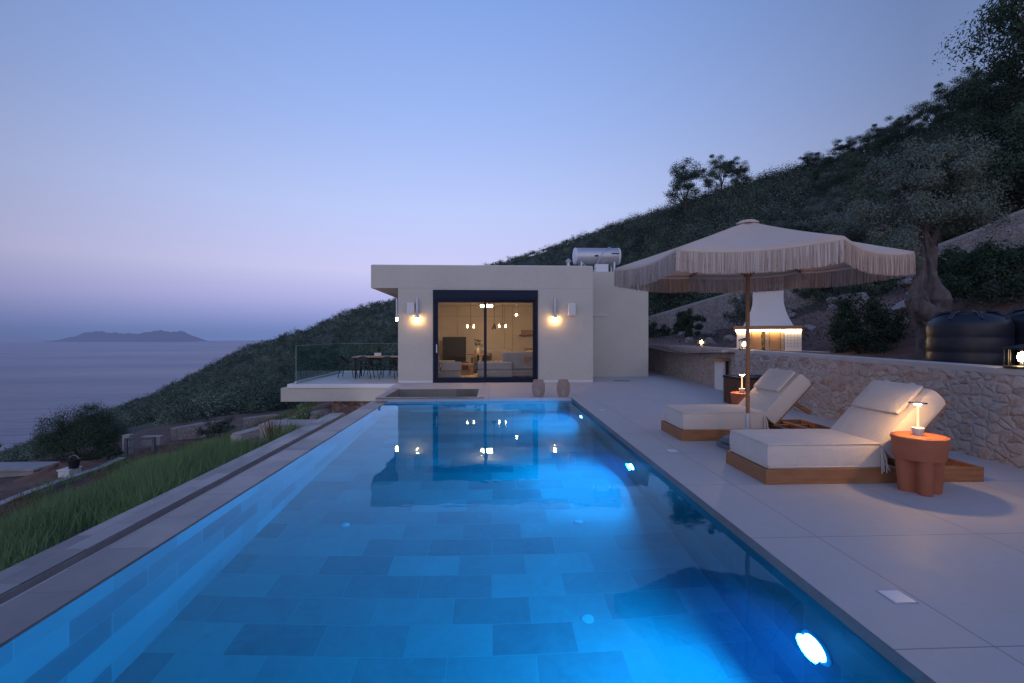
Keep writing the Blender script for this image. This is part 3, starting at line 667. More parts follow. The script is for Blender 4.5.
def wallpath(name, pts, th, label, cat, mat, capmat=None, capt=.06, zb=None, capo=.03, fine=False):
    """wall along pts (x, y, z_base, z_top), thickness to the left of the path"""
    if fine:
        q_ = []
        for A_, B2 in zip(pts, pts[1:]):
            n_ = max(1, int(math.hypot(B2[0]-A_[0], B2[1]-A_[1])/.028)); q_ += [tuple(A_[i]+(B2[i]-A_[i])*k/n_ for i in range(4)) for k in range(n_)]
        pts = q_+[pts[-1]]
    t = thing(name, label, cat, (pts[0][0], pts[0][1], pts[0][2])); off = Matrix.Translation((-pts[0][0], -pts[0][1], -pts[0][2]))
    P2 = [Vector((p[0], p[1])) for p in pts]; nrm = []
    for i in range(len(P2)):
        d = (P2[min(i+1, len(P2)-1)]-P2[max(i-1, 0)]).normalized(); nrm.append(Vector((-d.y, d.x)))
    def section(i, a, b, z0, z1):
        p, n = P2[i], nrm[i]; q0, q1 = p+n*a, p+n*b
        s_ = [(q0.x, q0.y, z0), (q1.x, q1.y, z0), (q1.x, q1.y, z1), (q0.x, q0.y, z1)]
        if fine and z1-z0 > .5: s_ += [(q0.x, q0.y, z1+(z0-z1)*k/46) for k in range(1, 46)]
        return s_
    ct = capt if capmat else 0
    o = MB().loft([section(i, 0, th, p[2], p[3]-ct) for i, p in enumerate(pts)]).build('masonry', mat, t); o.matrix_parent_inverse = off
    if capmat:
        o = MB().loft([section(i, -capo, th+capo, p[3]-ct+.001, p[3]) for i, p in enumerate(pts)])
        if not fine: bmesh.ops.bevel(o.bm, geom=[e for e in o.bm.edges], offset=.008, segments=1, affect='EDGES')
        o = o.build('coping', capmat, t); o.matrix_parent_inverse = off
    return t
wallpath('retaining_wall', [(-5.2, 15.6, -2.4, -.80), (-5.5, 15.0, -2.4, -.82), (-6.0, 13.7, -2.4, -.88), (-6.55, 12.2, -2.6, -.95)][::-1], -.35, 'pale rubble retaining wall curving out from under the terrace', 'wall', m_rub, m_conc, .05)
t = thing('concrete_block', 'pale concrete block stub against the outer kerb of the overflow channel', 'block', (-4.6, 11.2, -1.6)); MB().box(-.62, .52, -.3, .3, 0, 1.04, .01).build('core', m_rub, t); MB().box(-.64, .535, -.32, .32, 1.041, 1.10, .01).build('top_slab', m_conc, t)

# ------------------------------------------------------------------ right garden wall, oven, counter
nw = [(5.90, -3.5, -.05, 1.10), (5.93, 3, -.05, 1.10), (5.97, 6, -.05, 1.12), (6.03, 9, -.05, 1.14), (6.06, 11.6, -.05, 1.15)]
wallpath('garden_wall', nw, -.45, 'long rubble stone garden wall behind the loungers', 'wall', m_rubd, m_cap, .07, fine=True)
fw = [(6.42, 12.0, -.05, 1.15), (6.52, 13.4, -.05, 1.15), (6.68, 15.2, -.05, 1.15), (6.76, 17, -.05, 1.14), (6.70, 18.7, -.05, 1.13), (6.55, 20.0, -.05, 1.12), (6.2, 21.4, -.05, 1.12)]
wallpath('garden_wall', fw, -.26, 'far curved stone garden wall running towards the annex', 'wall', m_rubd, m_cap, .07, fine=True)
t = thing('wash_counter', 'small pale counter with timber top at the far garden wall', 'counter', (6.20, 12.75, 0))
MB().box(-.08, .24, -.15, .42, .80, .87, .008).build('countertop', m_woodt, t); MB().box(.06, .14, -.1, .38, 0, .799, .01).build('leg', m_white, t); MB().box(.145, .22, -.05, .36, .001, .70, .01).build('cupboard', m_woodd, t)
t = thing('storage_chest', 'brown slatted timber chest with dark lid behind the far lounger', 'chest', (5.62, 10.15, 0))
MB().box(-.4, .4, -.35, .35, .001, .56).build('body', m_woodd, t)
b = MB()
for k in range(10): b.box(-.4+k*.081, -.33+k*.081, -.362, -.351, .02, .55)
for k in range(8): b.box(-.412, -.401, -.34+k*.086, -.27+k*.086, .02, .55)
b.build('slats', m_woodd, t); MB().box(-.42, .42, -.37, .37, .561, .61, .012).build('lid', m_alu, t)
# barbecue oven
bb = thing('barbecue_oven', 'white masonry barbecue oven with flared chimney hood and lit shelf', 'oven', (7.62, 12.85, 0), -.50)
m_bbq = m_white
MB().box(-1.1, 1.55, -.55, .55, .85, 1.02).build('base', m_rub, bb)
MB().box(-1.15, 1.6, -.6, .6, 1.021, 1.085, .01).build('countertop', m_cap, bb)
MB().box(.40, .78, -.40, .5, 1.086, 1.66).build('cheek_wall', m_bbq, bb); MB().box(-.76, -.52, -.40, .5, 1.086, 1.66).build('cheek_wall', m_bbq, bb)
MB().box(-.51, .395, .35, .49, 1.086, 1.66).build('fire_back', m_rub, bb)
for x in (-.50, -.06, .30): MB().box(x, x+.09, -.39, .34, 1.087, 1.655).build('brick_pier', mottled('brick_pier', (.25, .17, .12), (.42, .34, .27), 16, .8, .5), bb)
for x in (-.40, .04): MB().box(x, x+.25, -.36, -.33, 1.10, 1.60, .005).build('door_panel', m_woodt, bb)
MB().box(-.84, .80, -.46, .55, 1.661, 1.76, .008).build('shelf', m_woodt, bb)
MB().box(-.78, .77, -.44, -.41, 1.61, 1.659).build('light_strip', m_led, bb)
def rect(x0, x1, y0, y1, z): return [(x0, y0, z), (x1, y0, z), (x1, y1, z), (x0, y1, z)]
hp = []
for k in range(11):
    u = k/10; w = (1-u)**1.7 if u < 1 else 0
    hp.append(rect(-.36-.24*w, .38+.22*w, -.18-.22*w, .35+.13*w, 1.761+.72*u))
hp.append(rect(-.36, .38, -.18, .35, 2.72)); hp[0] = rect(-.6, .6, -.4, .48, 1.761)
MB().loft(hp).build('chimney_hood', m_bbq, bb)
MB().box(-.30, .32, -.12, .29, 2.721, 2.75).box(-.34, .44, -.24, .40, 2.76, 2.785, mat=Matrix.Rotation(-.05, 4, 'Y')).build('chimney_cap', m_black, bb)
b = MB()
for i in range(4):
    for j in range(5): b.box(.45+i*.075, .475+i*.075, -.408, -.401, 1.2+j*.08, 1.225+j*.08)
b.build('tile_pattern', m_conc, bb)
# wall lanterns
def lantern(label, x, y, z, r=.115, h=.26):
    t = thing('wall_lantern', label, 'lantern', (x, y, z), 0, 'lit black lanterns on the garden walls')
    MB().lathe([(r+.012, 0), (r+.012, .025), (r-.02, .03)], 24).build('base', m_black, t, True)
    MB().lathe([(r+.01, h-.03), (r+.014, h-.012), (r*.5, h+.01), (.02, h+.03), (.0001, h+.031)], 24).build('lid', m_black, t, True)
    b = MB()
    for k in range(8):
        a = 2*PI*k/8; b.tube([(r*math.cos(a), r*math.sin(a), .026), (r*math.cos(a), r*math.sin(a), h-.028)], .0055, 6)
    b.build('cage', m_black, t)
    MB().lathe([(r-.02, .032), (r-.02, h-.034)], 24).build('glass', m_lglass, t, True) if False else None
    MB().lathe([(.0001, .075), (.034, .085), (.046, .125), (.036, .175), (.0001, .195)], 14).build('bulb', m_lant, t, True)
    MB().lathe([(.022, .028), (.022, .082)], 12).build('lamp_holder', m_metal, t, True)
lantern('large lit lantern on the garden wall at the right edge', 6.13, 5.24, 1.12, .15, .25)
lantern('lit lantern at the end of the garden wall beside the oven', 6.17, 11.38, 1.15)
lantern('lit lantern on the far curved garden wall', 6.86, 15.3, 1.15)
# water tanks
m_mk = mottled('tank_marking', (.10, .11, .13), (.16, .17, .19), 8, .6)
def tank(label, x, y, r, h):
    t = thing('water_tank', label, 'water tank', (x, y, .99), 0, 'black plastic water tanks behind the wall')
    prof = [(r*.97, 0)]
    for k in range(3):
        z = h*.78*k/3; prof += [(r*.985, z+.02), (r, z+.05), (r, z+h*.26-.04), (r*.985, z+h*.26-.005)]
    prof += [(r*.97, h*.80), (r*.9, h*.87), (r*.72, h*.93), (r*.42, h*.965), (r*.25, h*.97)]
    MB().lathe(prof, 40).build('body', m_tank, t, True)
    MB().lathe([(r*.28, h*.968), (r*.28, h*1.0), (.0001, h*1.01)], 24).build('lid', m_tank, t, True)
    for k in range(8):
        a = 2*PI*k/8+.3; d = Vector((math.cos(a), math.sin(a), 0)); MB().tube([d*r*.93+Vector((0, 0, h*.84)), d*r*.7+Vector((0, 0, h*.965)), d*r*.45+Vector((0, 0, h*.99))], .022, 8).build('rib', m_tank, t, True)
    return t
tank('left of two black water tanks behind the garden wall', 7.68, 7.35, .52, .90)
tank('right of two black water tanks, cut by the picture edge', 8.62, 7.0, .56, .94)

# ------------------------------------------------------------------ loungers
def lounger(label, x, y):
    t = thing('sun_lounger', label, 'sun lounger', (x, y, 0), 0, 'timber platform sun loungers by the pool')
    L, W = 2.29, .82
    MB().box(0, L, 0, .035, .001, .15, .004).box(0, L, W-.035, W, .001, .15, .004).box(0, .035, .0355, W-.0355, .001, .149, .004).box(L-.035, L, .0355, W-.0355, .001, .149, .004).build('platform_frame', m_wood, t)
    for k in range(9): MB().box(.06+k*.13, .16+k*.13, .037, W-.037, .115, .14, .004).build('slat', m_wood, t)
    for yy in (.18, .58): MB().box(1.25, L-.04, yy, yy+.05, .06, .11, .004).build('rail', m_wood, t)
    MB().box(1.62, 1.70, .037, W-.037, .075, .125, .004).build('cross_bar', m_wood, t); MB().box(1.95, 2.03, .037, W-.037, .075, .125, .004).build('cross_bar', m_wood, t)
    def soft(x0, x1, y0, y1, z0, z1, sag, mat4=None):
        b = MB(); b.box(x0, x1, y0, y1, z0, z1); bmesh.ops.subdivide_edges(b.bm, edges=b.bm.edges[:], cuts=7, use_grid_fill=True)
        for v in b.bm.verts:
            u = (v.co.x-x0)/(x1-x0)*2-1; w = (v.co.y-y0)/(y1-y0)*2-1; q = (v.co.z-z0)/(z1-z0)*2-1
            k = (1-u**4)*(1-w**4); v.co.z += (sag*k if q > .5 else 0)
            s = (1-q*q); v.co.x += u*abs(u)**3*s*.012; v.co.y += w*abs(w)**3*s*.012
            cr = max(abs(u), 0)**10+abs(w)**10+abs(q)**10
            if cr > 1.2: v.co -= Vector((u*.006, w*.006, q*.006))*(cr-1)*.5
        bmesh.ops.smooth_vert(b.bm, verts=b.bm.verts, factor=.12, use_axis_x=True, use_axis_y=True, use_axis_z=True)
        if mat4:
            for v in b.bm.verts: v.co = mat4 @ v.co
        return b
    mt = soft(.035, 1.235, .03, W-.03, .142, .405, .012).build('mattress', m_cush, t, True)
    b = MB()
    for zz in (.168, .394): b.tube([(.05, .024, zz), (1.22, .024, zz), ], .006, 6); b.tube([(.028, .05, zz), (.028, W-.05, zz)], .006, 6)
    b.build('piping', m_cush, mt, True)
    A = Matrix.Translation((1.38, 0, .215)) @ Matrix.Rotation(-math.radians(46.5), 4, 'Y')
    MB().box(-.02, .84, .05, W-.05, -.028, -.003, .005, mat=A).build('backrest_board', m_wood, t)
    SM = A @ Matrix.Translation((.45, 0, 0)) @ Matrix.Rotation(math.radians(-14), 4, 'Y') @ Matrix.Translation((-.45, 0, 0))
    for yy in (.16, W-.21): MB().box(.42, .48, yy, yy+.05, -.36, -.03, .005, mat=SM).build('support_strut', m_wood, t)
    bc = soft(.0, .80, .03, W-.03, .0, .235, .014, A).build('back_cushion', m_cush, t, True)
    soft(.40, .78, .10, W-.10, .245, .295, .016, A).build('head_cushion', m_cush, t, True)
    MB().box(.80, .82, .22, .27, .02, .27, .004, mat=A).box(.80, .82, W-.27, W-.22, .02, .27, .004, mat=A).build('strap', m_cush, t)
    for yy in (.02, W-.02):
        b = MB(); rr = random.Random(3)
        for k in range(5):
            x0 = 1.215+rr.uniform(-.015, .02); b.tube([(x0, yy, .36), (x0+rr.uniform(-.02, .04), yy-.02*(1 if yy < .4 else -1), .25), (x0+rr.uniform(-.03, .07), yy-.035*(1 if yy < .4 else -1), .16-rr.uniform(0, .07))], .006, 6)
        b.build('tie_cords', m_cush, t, True)
    return t
lounger('nearer cream cushioned lounger on a timber platform, beside the near terracotta table', 2.75, 4.66)
lounger('farther cream cushioned lounger on a timber platform, behind the parasol pole', 2.69, 6.64)

# ------------------------------------------------------------------ terracotta tables and lamps
def side_table(label, x, y, rz):
    t = thing('side_table', label, 'side table', (x, y, 0), rz, 'terracotta side tables by the loungers')
    MB().lathe([(.19, .33), (.196, .325), (.225, .52), (.222, .535), (.21, .54), (.0001, .54)], 48).build('drum_top', m_terra, t, True)
    for k in range(4):
        a = PI/2*k; b = MB(); polys = []
        for z, s in ((0, .86), (.01, .88), (.329, 1.0)):
            poly = []
            for i in range(14):
                u = i/13; ang = -PI/2+u*PI; poly.append((.135*s+.060*s*math.cos(ang), .060*s*math.sin(ang)))
            poly = poly+[(.02, .060*s), (.02, -.060*s)]
            polys.append([(px*math.cos(a)-py*math.sin(a), px*math.sin(a)+py*math.cos(a), z) for px, py in poly])
        b.loft(polys).build('leg', m_terra, t, True)
    MB().box(-.05, .05, -.05, .05, .002, .329).build('core', m_terra, t)
    return t
side_table('near terracotta side table beside the nearer lounger, casting a round shadow', 4.11, 4.40, -.40)
side_table('far terracotta side table behind the farther lounger', 4.24, 7.80, .3)
m_disc = pane_mat('lamp_disc_acrylic', (.90, .91, .95), 1.4, .04)
def table_lamp(label, x, y):
    t = thing('table_lamp', label, 'table lamp', (x, y, .541), 0, 'small cordless lamps on the terracotta tables')
    MB().lathe([(.034, 0), (.05, .062), (.052, .068), (.046, .07), (.0001, .07)], 24).build('base', m_whitepl, t, True)
    MB().lathe([(.011, .071), (.009, .18), (.0105, .285)], 14).build('stem', m_stem, t, True)
    MB().lathe([(.024, .287), (.026, .300)], 20).build('glow_disc', m_tlamp, t, True)
    pr = []
    for k in range(5): pr += [(.028+.015*k, .302), (.033+.015*k, .308)]
    MB().lathe([(.0001, .314), (.068, .314), (.074, .311), (.074, .305), (.03, .303)], 32).build('shade', m_disc, t, True)
    return t
table_lamp('glowing lamp with slim stem on the near terracotta table', 4.11, 4.42)
table_lamp('glowing lamp with slim stem on the far terracotta table', 4.19, 7.80)

# ------------------------------------------------------------------ parasol
PX, PY = 3.42, 6.22
pa = thing('parasol', 'large cream hexagonal parasol with long fringe and timber pole', 'parasol', (PX, PY, 0))
ZE, ZT, RR = 2.5, 3.03, 1.60
rot = math.radians(-25.8+180-60+0)   # first corner
cor = []
B_ = (2.03, 5.37); Cc = (3.46, 4.68)
ang0 = math.atan2(B_[1]-6.26, B_[0]-3.35)
for k in range(6):
    a = ang0+k*PI/3; q_ = 1.11 if k in (2, 5) else 1.0; cor.append(Vector((RR*q_*math.cos(a), RR*q_*math.sin(a), ZE)))
apex = Vector((0, 0, ZT))
def edge_pt(k, u, drop=0.0, out=1.0):
    a, b = cor[k], cor[(k+1) % 6]; p = a.lerp(b, u); s = 4*u*(1-u)
    q = Vector((p.x*(1-.045*s)*out, p.y*(1-.045*s)*out, p.z-.055*s-drop)); return q
cb = MB(); nu, nv = 10, 10; grid = {}
for k in range(6):
    for i in range(nu+1):
        e = edge_pt(k, i/nu)
        for j in range(nv+1):
            v = j/nv; p = apex.lerp(e, v) if j else apex.copy(); u = i/nu
            p.z -= .018*math.sin(PI*v) + .02*(4*u*(1-u))*math.sin(PI*v)
            grid[k, i, j] = cb.bm.verts.new(p)
    for i in range(nu):
        for j in range(nv):
            f = [grid[k, i, j], grid[k, i+1, j], grid[k, i+1, j+1], grid[k, i, j+1]]
            cb.bm.faces.new(f)
bmesh.ops.remove_doubles(cb.bm, verts=cb.bm.verts, dist=1e-4)
cano = cb.build('canopy', m_canopy, pa, True)
sm = cano.modifiers.new('thickness', 'SOLIDIFY'); sm.thickness = .006; sm.offset = -1
vb = MB()
for k in range(6):
    for i in range(nu):
        a, b = edge_pt(k, i/nu), edge_pt(k, (i+1)/nu); lo = Vector((0, 0, -.055)); vb.quad(a, b, b*1.004+lo, a*1.004+lo)
bmesh.ops.remove_doubles(vb.bm, verts=vb.bm.verts, dist=1e-4)
vo = vb.build('valance', m_canopy, pa, True); vo.modifiers.new('t', 'SOLIDIFY').thickness = .008
fb = []
rr = random.Random(5)
for layer in (0, 1):
    for k in range(6):
        n = 150
        for i in range(n):
            u = (i+.5+layer*.5+rr.uniform(-.2, .2))/n
            if u > .999: continue
            p = edge_pt(k, u, .04, 1.004+layer*.003); t_ = (edge_pt(k, min(1, u+.01))-edge_pt(k, max(0, u-.01))).normalized()
            ln = .225+rr.uniform(-.012, .012); w = .005*rr.uniform(.75, 1.2); sw = t_*rr.uniform(-.01, .01)
            nrm = Vector((p.x, p.y, 0)).normalized()*rr.uniform(-.006, .006)
            m1 = p+Vector((0, 0, -ln*.5))+sw*.4+nrm; e = p+Vector((0, 0, -ln))+sw+nrm
            fb += [p-t_*w, p+t_*w, m1+t_*w, m1-t_*w, m1-t_*w, m1+t_*w, e+t_*w*.8, e-t_*w*.8]
V = np.array([tuple(v) for v in fb]); q = len(V)//8
F = []
for s in range(q): F += [(8*s, 8*s+1, 8*s+2, 8*s+3), (8*s+3, 8*s+2, 8*s+6, 8*s+7)]
npmesh('fringe', V, np.array(F), m_fringe, pa)
MB().lathe([(.0001, ZT+.012), (.09, ZT+.008), (.15, ZT-.028), (.16, ZT-.04)], 6).build('crown_cap', m_canopy, pa, True)
MB().tube([(0, 0, .4), (0, 0, ZT-.02)], .026, 16).build('pole', m_wood, pa, True)
MB().tube([(0, 0, .06), (0, 0, .46)], .034, 16).build('pole_sleeve', m_metal, pa, True)
MB().lathe([(.06, ZT-.20), (.06, ZT-.12)], 16).build('hub', m_wood, pa, True)
MB().lathe([(.05, 2.28), (.05, 2.36)], 16).build('runner', m_wood, pa, True)
for k in range(6):
    c = cor[k]; d = Vector((c.x, c.y, 0)).normalized()
    MB().tube([d*.05+Vector((0, 0, ZT-.16)), Vector((c.x*.5, c.y*.5, (ZT+ZE)/2-.11)), c*.985-Vector((0, 0, .03))*1+Vector((0, 0, ZE*.015))], .013, 8).build('rib', m_wood, pa, True)
    MB().tube([d*.045+Vector((0, 0, 2.32)), Vector((c.x*.55, c.y*.55, (ZT*.45+ZE*.55)-.13))], .010, 8).build('strut', m_wood, pa, True)
bs = MB(); bs.box(-.36, .36, -.30, .16, .001, .07, .02)
bs.build('base_plate', m_bag, pa)
bg = MB(); bg.lathe([(.0001, .07), (.2, .072), (.26, .10), (.22, .15), (.1, .17), (.0001, .175)], 18)
for v in bg.bm.verts: v.co = Vector((v.co.x*1.25-.08, v.co.y*.8-.06, v.co.z*(1+.12*math.sin(v.co.x*17)*math.cos(v.co.y*21))))
bg.build('weight_bag', m_bag, pa, True)

# ------------------------------------------------------------------ rattan lanterns at the pool end
def rattan(label, x, y):
    t = thing('rattan_lantern', label, 'lantern', (x, y, .001), 0, 'woven rattan lanterns at the far pool edge')
    prof = lambda u: .105+.05*math.sin(PI*u)**.6
    b = MB(); n = 26
    for k in range(n):
        for s in (1, -1):
            pts = [(prof(i/10)*math.cos(2*PI*k/n+s*i*.11), prof(i/10)*math.sin(2*PI*k/n+s*i*.11), .012+.39*i/10) for i in range(11)]; b.tube(pts, .0065, 5, False)
    b.build('weave', m_rattan, t)
    for z, r in ((.012, .115), (.2, .158), (.405, .115)):
        MB().tube([(r*math.cos(2*PI*i/28), r*math.sin(2*PI*i/28), z) for i in range(29)], .011, 6).build('hoop', m_rattan, t, True)
    MB().lathe([(.045, .02), (.045, .15), (.0001, .155)], 16).build('candle', m_white, t, True)
    MB().lathe([(.1, 0), (.1, .012)], 24).build('base', m_rattan, t)
rattan('left rattan lantern at the far pool edge, below the door frame', 1.14, 11.62)
rattan('right rattan lantern at the far pool edge, nearest the pool corner', 1.75, 11.60)

# ------------------------------------------------------------------ upper retaining walls
wallpath('retaining_wall', [(10.4, 36.5, .9, 2.4), (10.82, 34.33, 1.0, 2.57), (11.7, 27.62, 1.4, 3.24), (12.49, 23.93, 1.8, 3.69), (13.89, 21.98, 2.2, 3.95), (14.47, 20.39, 2.4, 3.99)], -.5, 'pale stone retaining wall climbing the slope behind the oven', 'wall', m_rub2, m_conc, .12)
wallpath('retaining_wall', [(17.71, 17.65, 3.4, 5.04), (17.64, 16.28, 3.4, 5.24), (17.5, 14.92, 3.4, 5.5), (17.57, 13.24, 3.4, 5.78), (17.6, 9, 3.2, 6.3)], -.5, 'pale stone retaining wall at upper right above the water tanks', 'wall', m_rub2, m_conc, .12)

# ------------------------------------------------------------------ old olive tree behind the wall
ot = thing('olive_tree', 'old olive tree with thick gnarled trunk behind the garden wall', 'tree', (8.58, 9.0, .95))
def gnarled(pts, rads, n=36, m=64, amp=.22, seed=1):
    b = MB(); P_ = [Vector(p) for p in pts]; rg = []
    for i in range(m):
        u = i/(m-1)*(len(P_)-1); k = min(int(u), len(P_)-2); f = u-k; f2 = f*f*(3-2*f); c = P_[k].lerp(P_[k+1], f2); r = rads[k]+(rads[k+1]-rads[k])*f
        row = []
        for j in range(n):
            a = 2*PI*j/n; h = c.z
            q = 1+amp*(.55*math.sin(3*a+h*2.1+seed)+.4*math.sin(5*a-h*3.3+seed*2)+.3*math.sin(8*a+h*5)+.28*math.sin(2*a+7*h))+.10*math.sin(11*a+9*h)*math.sin(13*h+a)
            row.append(b.bm.verts.new(c+Vector((math.cos(a), math.sin(a), 0))*r*q))
        rg.append(row)
    for A_, B2 in zip(rg, rg[1:]):
        for j in range(n): b.bm.faces.new((A_[j], A_[(j+1) % n], B2[(j+1) % n], B2[j]))
    b.bm.faces.new(rg[-1]); return b
tb = gnarled([(.36, 0, -.3), (.28, 0, .15), (.08, 0, .7), (-.10, 0, 1.25), (-.04, .02, 1.8), (-.0, .05, 2.3), (-.10, .1, 2.9)], [.38, .27, .22, .27, .15, .11, .06], n=56, m=110, amp=.46)
for pts, rads in (([(-.15, -.1, 1.0), (-.36, -.18, 1.12), (-.44, -.22, 1.3)], [.2, .15, .07]), ([(-.1, 0, 1.6), (-.3, -.1, 2.0), (-.65, -.1, 2.3), (-1.0, -.1, 2.7)], [.10, .07, .05, .03]), ([(.0, .05, 2.2), (.3, .1, 2.7), (.6, .2, 3.3), (.9, .1, 3.9)], [.09, .07, .05, .03]), ([(-.05, .1, 2.6), (-.3, .2, 3.3), (-.4, .1, 4.0)], [.13, .09, .04]), ([(.0, .1, 2.6), (.2, .4, 3.3), (.1, .6, 4.1)], [.11, .08, .03])):
    tb.tube(pts, rads, 12)
tb.build('trunk', m_bark, ot, True)
cp, k1 = clumps(100, 740, (1.05, 1.25, 1.25), .185, (-.08, .0, 3.2), .35, .85)
c2, k2 = clumps(24, 300, (.34, .3, .5), .11, (-.85, -.35, 2.1), .2, 1.2)
c3, k3 = clumps(7, 260, (.3, .4, .35), .12, (.4, .1, 2.7), .3, 1)
lv = lambda p, k, c: leaf_arrays(p, .06, .014, .5, RNG, (lambda o: o/(np.linalg.norm(o, axis=1)[:, None]+1e-6))((p-np.array(c))*.35+(p-np.repeat(k, len(p)//len(k), 0))*3.0))
Vc = np.vstack([lv(cp, k1, (0, 0, 2.8)), lv(c2, k2, (-.6, -.2, 1.9)), lv(c3, k3, (.4, 0, 2.3))])
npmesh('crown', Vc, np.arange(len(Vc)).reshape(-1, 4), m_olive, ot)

# ------------------------------------------------------------------ bushes by the walls
def bush_proto(name, label, cat, loc, rad, n, per, L, Wd, mat, group=None, base=.0):
    t = thing(name, label, cat, loc, 0, group)
    p, cc = clumps(n, int(per*1.9), rad, min(rad)*.17, (0, 0, rad[2]*.55+base), .3, .9)
    leaves('foliage', p, L*.72, Wd*.72, mat, t, .4, (0, 0, rad[2]*.2), cc)
    b = MB(); rg = random.Random(len(label))
    for k in range(7):
        c = cc[rg.randrange(len(cc))]; b.tube([(c[0]*.1, c[1]*.1, -.1), (c[0]*.5, c[1]*.5, c[2]*.55), tuple(c)], [.03, .02, .008], 6)
    b.build('stem', m_barkd, t); return t
bush_proto('shrub', 'big dark bush behind the garden wall between the oven and the olive trunk', 'bush', (8.85, 10.9, 1.0), (1.12, .9, 1.0), 62, 90, .10, .042, m_bush)
bush_proto('shrub', 'wide bush on the slope above the water tanks at the right edge', 'bush', (11.9, 10.4, 2.2), (1.6, 1.4, .95), 85, 95, .12, .045, m_bush)
bush_proto('shrub', 'dark bush under the upper right retaining wall, near the olive crown', 'bush', (13.6, 13.2, 3.0), (1.4, 1.2, .62), 60, 80, .13, .05, m_oak)
bush_proto('shrub', 'low green bush left of the far wall lantern, by the annex', 'bush', (9.9, 28.3, 1.1), (1.4, 1.1, .8), 40, 70, .16, .06, m_bush)
bush_proto('shrub', 'dark upright bush in front of the climbing retaining wall', 'bush', (9.9, 23.6, 1.4), (.7, .7, .95), 40, 70, .16, .06, m_oak)
bush_proto('shrub', 'grey green bush left of the oven chimney', 'bush', (11.4, 20.6, 2.0), (1.5, 1.2, 1.1), 44, 80, .15, .055, m_scrub)
bush_proto('shrub', 'dark bush right of the oven chimney among rocks', 'bush', (14.4, 19.8, 2.9), (1.5, 1.1, 1.0), 46, 80, .14, .05, m_bush)
bush_proto('shrub', 'small bush under the right corner of the parasol', 'bush', (13.4, 16.2, 2.9), (1.1, .9, .7), 36, 70, .12, .05, m_oak)
bush_proto('shrub', 'large round dark bush by the red dirt mound at left', 'bush', (-21.3, 25.6, -4.85), (2.1, 1.9, 1.75), 190, 130, .10, .04, m_bush)
bush_proto('shrub', 'small dark tree cut by the left edge of the picture', 'bush', (-26.6, 25.0, -5.5), (1.5, 1.2, 1.5), 50, 80, .16, .06, m_oak)
bush_proto('shrub', 'dark scraggly shrub at the lower left edge beside the white block', 'bush', (-21.3, 20.3, -4.75), (.7, .7, .7), 24, 70, .12, .045, m_oak)
bush_proto('shrub', 'little green plant tucked between the rubble wall and outer kerb', 'plant', (-4.95, 12.9, -1.05), (.55, .5, .45), 22, 70, .07, .03, m_grassb)
bush_proto('shrub', 'grey shrub behind the tall grass near the timber fence', 'bush', (-15.4, 27.5, -4.5), (1.5, .9, .9), 40, 70, .14, .05, m_scrub)
bush_proto('shrub', 'small green shrub at the left end of the white kerb wall top', 'bush', (-18.9, 24.2, -4.65), (.75, .5, .55), 20, 60, .1, .04, m_bush)
t = thing('dry_reed', 'tuft of yellow dry reed beside the concrete block', 'plant', (-4.75, 10.55, -1.0))
V = []
rg = random.Random(9)
for k in range(70):
    a = rg.uniform(0, 2*PI); r = rg.uniform(0, .13); x, y = r*math.cos(a), r*math.sin(a); h = rg.uniform(.35, .75); lx, ly = rg.uniform(-.2, .2), rg.uniform(-.2, .2); w = .012
    V += [(x-w, y, 0), (x+w, y, 0), (x+lx+w*.3, y+ly, h), (x+lx-w*.3, y+ly, h)]
npmesh('blades', np.array(V), np.arange(len(V)).reshape(-1, 4), m_dry, t)

# ------------------------------------------------------------------ left bench: kerb, fence, blocks
zk = lambda x, y: ground(x, y)
kb = [(-17.2, 13, -5.0, -4.50), (-17.3, 17.5, -5.0, -4.45), (-17.55, 19, -5.0, -4.45), (-17.65, 20.6, -5.0, -4.45), (-17.5, 22.2, -5.0, -4.42), (-17.6, 23.6, -5.0, -4.35)]
wallpath('kerb_wall', kb, .28, 'long low white kerb wall between red dirt and dry grass at left', 'kerb wall', m_conc, m_conc, .05)
t = thing('dirt_bucket', 'black plastic bucket standing on a white plinth by the kerb wall', 'bucket', (-18.3, 21.6, -4.3)); t.name = 'plastic_bucket'
MB().lathe([(.17, 0), (.22, .36), (.235, .36), (.235, .39), (.205, .39), (.16, .03), (.0001, .03)], 24).build('body', m_black, t, True); MB().tube([(-.22, 0, .36), (-.16, 0, .5), (0, 0, .56), (.16, 0, .5), (.22, 0, .36)], .008, 6).build('handle', m_metal, t)
t = thing('white_plinth', 'small white plinth under the black bucket', 'plinth', (-18.3, 21.6, -5.18)); MB().box(-.42, .06, -.3, .3, 0, .82, .01).build('core', m_white, t); MB().box(-.45, .08, -.33, .33, .821, .878, .008).build('slab', m_white, t)
t = thing('timber_fence', 'short grey timber rail fence beside the tall grass', 'fence', (-17.6, 24.5, -4.6))
for x, y in ((-.55, -.13), (.62, .1)): MB().box(x-.07, x+.07, y-.06, y+.06, -.2, 1.0, .008).build('post', m_greyt, t)
for z in (.88, .45): MB().box(-.48, .55, -.02, .02, z, z+.10, .004, mat=Matrix.Rotation(.19, 4, 'Z')).build('rail', m_greyt, t)
t = thing('gate_pillar', 'white square pillar at the end of the kerb wall, by the fence', 'pillar', (-18.75, 25.3, -4.7)); MB().box(-.17, .17, -.16, .16, 0, 1.05, .01).build('shaft', m_conc, t); MB().box(-.19, .19, -.18, .18, 1.051, 1.09, .01).build('cap', m_conc, t)
t = thing('low_white_wall', 'low white wall with flat top beyond the pillar', 'wall', (-18.9, 27.3, -4.75)); MB().box(-.5, .5, -.15, .15, 0, .6, .01).build('masonry', m_conc, t); MB().box(-.54, .54, -.18, .18, .601, .65, .006).build('coping', m_conc, t)
